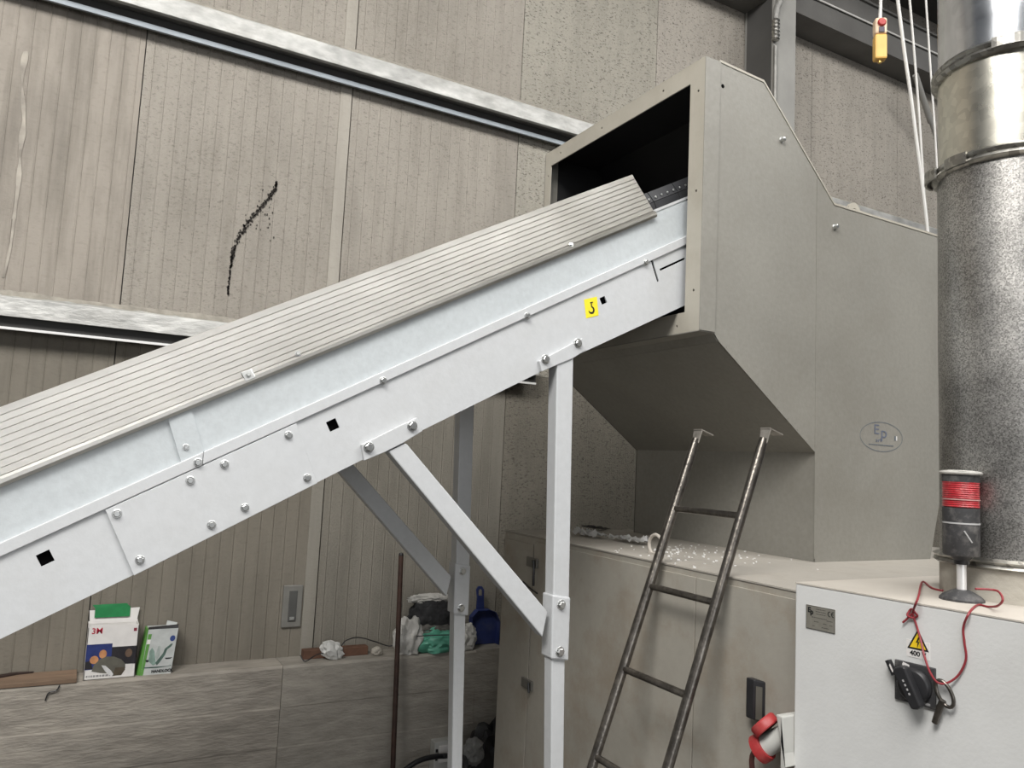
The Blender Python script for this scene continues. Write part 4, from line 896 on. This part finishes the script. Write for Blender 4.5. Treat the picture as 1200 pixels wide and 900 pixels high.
bm = nb(); tube(bm, smooth_path([P3(352, 768, 3.2), P3(358, 775, 3.185), P3(372, 767, 3.2), P3(395, 762, 3.225), P3(405, 751, 3.23), P3(420, 747, 3.24), P3(440, 752, 3.24), P3(458, 757, 3.235), P3(475, 748, 3.2), P3(500, 745, 3.14), P3(526, 744, 3.12)], 6), .0022, 6)
tag(obj('black_cable', bm, BLACK, None, True), 'thin black cable trailing over the batten towards the bag', 'cable')
# plastic bag with black stuff inside
bag = thing('plastic_bag', 'crumpled white and green plastic bag with dark rags on plinth', 'bag', (1.4, 3.22, ZL))
BW = mat('bag_white', (.50, .49, .46), .45, 0, .12, 18); BG = mat('bag_green', (.10, .34, .24), .45, 0, .3, 14); BK = mat('rag_black', (.02, .02, .021), .8, 0, .5, 60)
c = P3(480, 742, 3.2); bm = nb(); crumple(bm, (c.x, 3.21, ZL+.06), (.055, .05, .085), .28, 1.1, 4, 2.4, ZL+.001); obj('bag_front', bm, BW, bag, True)
c = P3(510, 758, 3.2); bm = nb(); crumple(bm, (c.x+.01, 3.205, ZL+.045), (.105, .055, .055), .26, 7.7, 4, 2.2, ZL+.001); obj('bag_print', bm, BG, bag, True)
c = P3(506, 722, 3.24); bm = nb(); crumple(bm, (c.x, 3.235, ZL+.145), (.105, .04, .075), .22, 3.9, 4, 3.4, ZL+.05); obj('black_rags', bm, BK, bag, True)
c = P3(506, 738, 3.22); bm = nb(); crumple(bm, (c.x, 3.225, ZL+.09), (.095, .045, .03), .25, 6.1, 4, 3.0, ZL+.03); obj('grey_rag', bm, mat('rag_grey', (.10, .095, .085), .9, 0, .4, 50), bag, True)
c = P3(502, 703, 3.25); bm = nb(); crumple(bm, (c.x, 3.24, ZL+.222), (.085, .03, .018), .35, 8.4, 4, 3.0, ZL+.15); obj('rag_hem', bm, BW, bag, True)
c = P3(552, 752, 3.2); bm = nb(); crumple(bm, (c.x-.03, 3.20, ZL+.045), (.045, .035, .06), .3, 12.4, 4, 2.6, ZL+.001); obj('bag_tail', bm, BW, bag, True)
# blue dustpan
dp = thing('dustpan', 'dark blue plastic dustpan standing on end at the plinth', 'dustpan', (1.70, 3.25, ZL))
NAVY = mat('dustpan_navy', (.02, .032, .12), .45, 0, .2, 20, dirt=(.08, .085, .11), dirt_amt=.5, dirt_scale=14)
D2 = lambda x, y: at(x, y, 'Y', 3.252)
bm = nb(); outl = [D2(549, 756), D2(581, 756), D2(583, 727), D2(578, 716), D2(571, 713), D2(557, 714), D2(550, 722)]
zmin = min(p.z for p in outl); 
for p in outl[:2]: p.z = ZL+.002
prism(bm, outl, (0, .004, 0)); pan = obj('pan', bm, NAVY, dp, bevel=.001)
bm = nb(); ol = outl[1:]+[outl[0]]; pth = [Vector(p) for p in outl[1:]]+[Vector(outl[0])]
for a, b in zip(pth, pth[1:]):
    prism(bm, [a+Vector((0, -.03, 0)), b+Vector((0, -.03, 0)), b, a], (b-a).cross(Vector((0, 1, 0))).normalized()*.003)
obj('rim', bm, NAVY, pan)
h0 = D2(563, 714); bm = nb(); plate(bm, [[D2(558.5, 715), D2(567.5, 715), D2(567, 700), D2(567.5, 691), D2(565, 687), D2(561, 687), D2(558.5, 691), D2(559.5, 700)], [D2(561, 698), D2(565.5, 698), D2(565.5, 692), D2(563, 690), D2(561, 692)]], (0, .008, 0)); obj('handle', bm, NAVY, dp, bevel=.0008)
# leaning rod
rod = thing('leaning_rod', 'thin rusty brown rod leaning upright against the plinth', 'rod', (1.235, 3.11, 0))
bm = nb(); a = at(470, 651, 'Y', 3.135); b = at(458, 900, 'Y', 3.125); k = (0-a.z)/(b.z-a.z); ft = a+(b-a)*k; ft.y = 3.09
tube(bm, [ft, a], .0105, 12); obj('shaft', bm, mat('rusty_brown_rod', (.055, .032, .025), .6, .2, .3, 30, dirt=(.12, .055, .035), dirt_amt=.5, dirt_scale=12), rod, True)
bm = nb(); lathe(bm, [(.0105, 0), (.0108, .004), (.008, .010), (0, .012)], a, (0, 0, 1), 12); obj('rounded_tip', bm, BLACK, rod, True)
# socket box on the plinth face, cable, rubbish by the machine
sb = thing('junction_box', 'white plastic junction box on plinth face behind the far leg', 'socket', (1.40, 3.15, .45))
q0, q1 = at(505, 866, 'Y', 3.16), at(524, 905, 'Y', 3.16)
bxo('box_body', q0.x, q0.x+.10, 3.115, 3.165, q0.z-.16, q0.z, SOCK, sb, .004); bxo('box_lid', q0.x+.018, q0.x+.09, 3.108, 3.116, q0.z-.085, q0.z-.015, WHITE, sb, .003)
for dz in (.028, .062): bxo('cable_gland', q0.x+.004, q0.x+.014, 3.111, 3.1155, q0.z-dz-.012, q0.z-dz, BLACK, sb)
bm = nb(); tube(bm, smooth_path([at(440, 935, 'Y', 3.0), at(470, 906, 'Y', 3.02), at(490, 892, 'Y', 3.03), at(508, 887, 'Y', 3.04), at(522, 886, 'Y', 3.06), at(540, 886, 'Y', 2.95), at(546, 900, 'Y', 2.86), (1.42, 2.82, .2), (1.40, 2.75, .012), (1.2, 2.7, .012)], 6), .0105, 10)
tag(obj('rubber_hose', bm, BLACK, None, True), 'thick black rubber cable arching in front of the plinth', 'cable')
bm = nb(); crumple(bm, (1.66, 3.02, .21), (.13, .11, .27), .22, 9.3, 4, 2.6, .001)
for v in bm.verts:
    if v.co.y > 3.155: v.co.y = 3.155
tag(obj('rubbish_sack', bm, mat('rubbish_black', (.012, .012, .013), .4, 0, .3, 20), None, True), 'glossy black rubbish sack beside the machine foot', 'sack')
c = at(551, 880, 'Y', 2.93); bm = nb(); crumple(bm, (c.x+.01, 2.92, c.z), (.04, .03, .05), .3, 15.2, 3, 3)
tag(obj('white_rag', bm, mat('rag_dirty', (.26, .26, .25), .8, 0, .2, 30)), 'dirty white rag lying on black rubbish sack', 'rag')

# ================================================================== OVERHEAD
# conduit on the column
cd = thing('conduit_pipe', 'slim steel conduit pipe running up the column face', 'conduit', (3.25, 2.97, 0))
cx = at(909, 60, 'Y', 2.972).x
bm = nb(); tube(bm, [(cx, 2.974, .8), (cx, 2.974, 4.0)], .012, 12); obj('pipe', bm, mat('conduit_steel', (.24, .235, .22), .45, .5, .15, 20), cd, True)
zf0 = at(911, 48, 'Y', 2.972).z; zf1 = at(911, 26, 'Y', 2.972).z
bm = nb(); pr = []
for i in range(6): z = zf0+(zf1-zf0)*i/5; pr += [(.019, z), (.023, z+.006), (.017, z+.014)]
lathe(bm, [(0, zf0)]+pr+[(0, zf1+.016)], (cx, 2.974, 0), (0, 0, 1), 16); obj('gland_fitting', bm, CLAMP, cd, True)
bm = nb(); tube(bm, smooth_path([(cx, 2.974, zf1), (cx+.005, 2.972, zf1+.08), (cx+.03, 2.962, zf1+.2), (cx+.05, 2.96, 4.94)]), .017, 12); obj('flexible_hose', bm, mat('flex_hose', (.33, .325, .31), .5, .3, .2, 60, .5, 150), cd, True)
# crane pendant
pen = thing('crane_pendant', 'yellow hoist pendant control with red button on white cable', 'pendant control', at(1031, 73, 'Y', 2.1))
pc0 = at(1031, 47, 'Y', 2.1); zt_, zb2 = at(1031, 23, 'Y', 2.1).z, at(1031, 71, 'Y', 2.1).z; hw = .0255
PY = mat('pendant_yellow', (.78, .47, .12), .45, 0, .08, 20); rz = Matrix.Rotation(-.62, 4, 'Z')
def pbox(name, x0, x1, y0, y1, z0, z1, material, par, bev=.004):
    bm = nb(); box(bm, x0, x1, y0, y1, z0, z1); bmesh.ops.transform(bm, matrix=Matrix.Translation(pc0) @ rz, verts=bm.verts[:]); return obj(name, bm, material, par, bevel=bev)
hz = (zt_-zb2)/2
pbody = pbox('body', -hw, hw, -.022, .022, -hz, hz*.2, PY, pen, .008)
phd = pbox('button_head', -hw, hw, -.023, .023, hz*.2, hz, mat('pendant_cream', (.80, .60, .42), .45, 0, .08, 20), pen, .010)
bm = nb(); lathe(bm, [(0, 0), (.018, 0), (.018, .006), (.014, .011), (0, .012)], (0, -.023, hz*.72), (0, -1, 0), 20); bmesh.ops.transform(bm, matrix=Matrix.Translation(pc0) @ rz, verts=bm.verts[:]); obj('red_button', bm, mat('button_red', (.42, .035, .03), .45), phd, True)
pbox('button_pad', -.012, .012, -.027, -.022, hz*.25, hz*.50, mat('pad_violet_black', (.035, .02, .045), .4), phd, .001)
bm = nb(); lathe(bm, [(0, 0), (.009, 0), (.008, -.012), (0, -.014)], (pc0.x, pc0.y, zb2), (0, 0, 1), 12); obj('bottom_screw', bm, mat('brass_screw', (.55, .36, .12), .35, .8, .1, 40), pen, True)
CW_ = mat('white_cable', (.70, .69, .66), .5, 0, .06, 20)
bm = nb(); p = at(1032, 0, 'Y', 2.1); tube(bm, smooth_path([(pc0.x, pc0.y, zt_-.005), (pc0.x+.002, pc0.y, zt_+.03), (p.x, 2.1, p.z), (p.x+.04, 2.1, 4.95)]), [.0075]*7+[.006]*12, 10) if False else tube(bm, smooth_path([(pc0.x, pc0.y, zt_-.005), (pc0.x+.002, pc0.y, zt_+.03), (p.x, 2.1, p.z), (p.x+.04, 2.1, 4.95)]), .007, 10); obj('cable', bm, CW_, pen, True)
# hanging ropes
def rope(pxs, Y, r, label):
    pts = [at(x, y, 'Y', Y) for x, y in pxs]; d = (pts[0]-pts[1]); pts = [pts[0]+d*((4.95-pts[0].z)/d.z)]+pts
    bm = nb(); tube(bm, smooth_path(pts, 6), r, 8); tag(obj('hanging_rope', bm, CW_, None, True), label, 'rope', 'pale ropes hanging behind the duct')
rope([(1052, 0), (1060, 62), (1067, 110), (1076, 180), (1083, 235), (1087, 273), (1088, 300)], 2.1, .0078, 'thick pale rope hanging straight down onto the hopper top')
rope([(1066, 0), (1072, 70), (1077, 135), (1083, 227), (1086, 262)], 2.18, .0055, 'pale rope touching the thick rope near the hopper')
rope([(1085, 0), (1090, 75), (1095, 145), (1098, 197), (1101, 240)], 2.26, .005, 'thin pale rope hanging closest to the round duct')
bm = nb(); a, b = at(958, -1, 'Y', 3.105), at(1104, 66, 'Y', 3.105); d = b-a
tube(bm, [a-d*.8, a, b, b+d*.8], .006, 6); tag(obj('beam_cable', bm, CW_, None, True), 'thin white cable stretched along the eaves beam', 'cable')
bm = nb(); a, b = at(1076, 98, 'Y', 3.08), at(1102, 178, 'Y', 3.2); d = (b-a)
tube(bm, [a-d*.12, a+d*.55], .02, 10); tube(bm, [a+d*.5, b+d*.4], .012, 10); tag(obj('wall_strut', bm, STEELP, None, True), 'grey telescopic strut slanting below the eaves beam', 'strut')
w = bxo('window_1', 5.2, 7.0, 2.1, 2.66, 4.935, 4.945, None); sm = bpy.data.materials.new('rooflight_glow'); sm.use_nodes = True; b = sm.node_tree.nodes['Principled BSDF']
b.inputs['Emission Color'].default_value = (.93, .96, 1, 1); b.inputs['Emission Strength'].default_value = 1.6; w.data.materials.append(sm); struct(w, 'bright translucent rooflight in the dark roof deck', 'window')
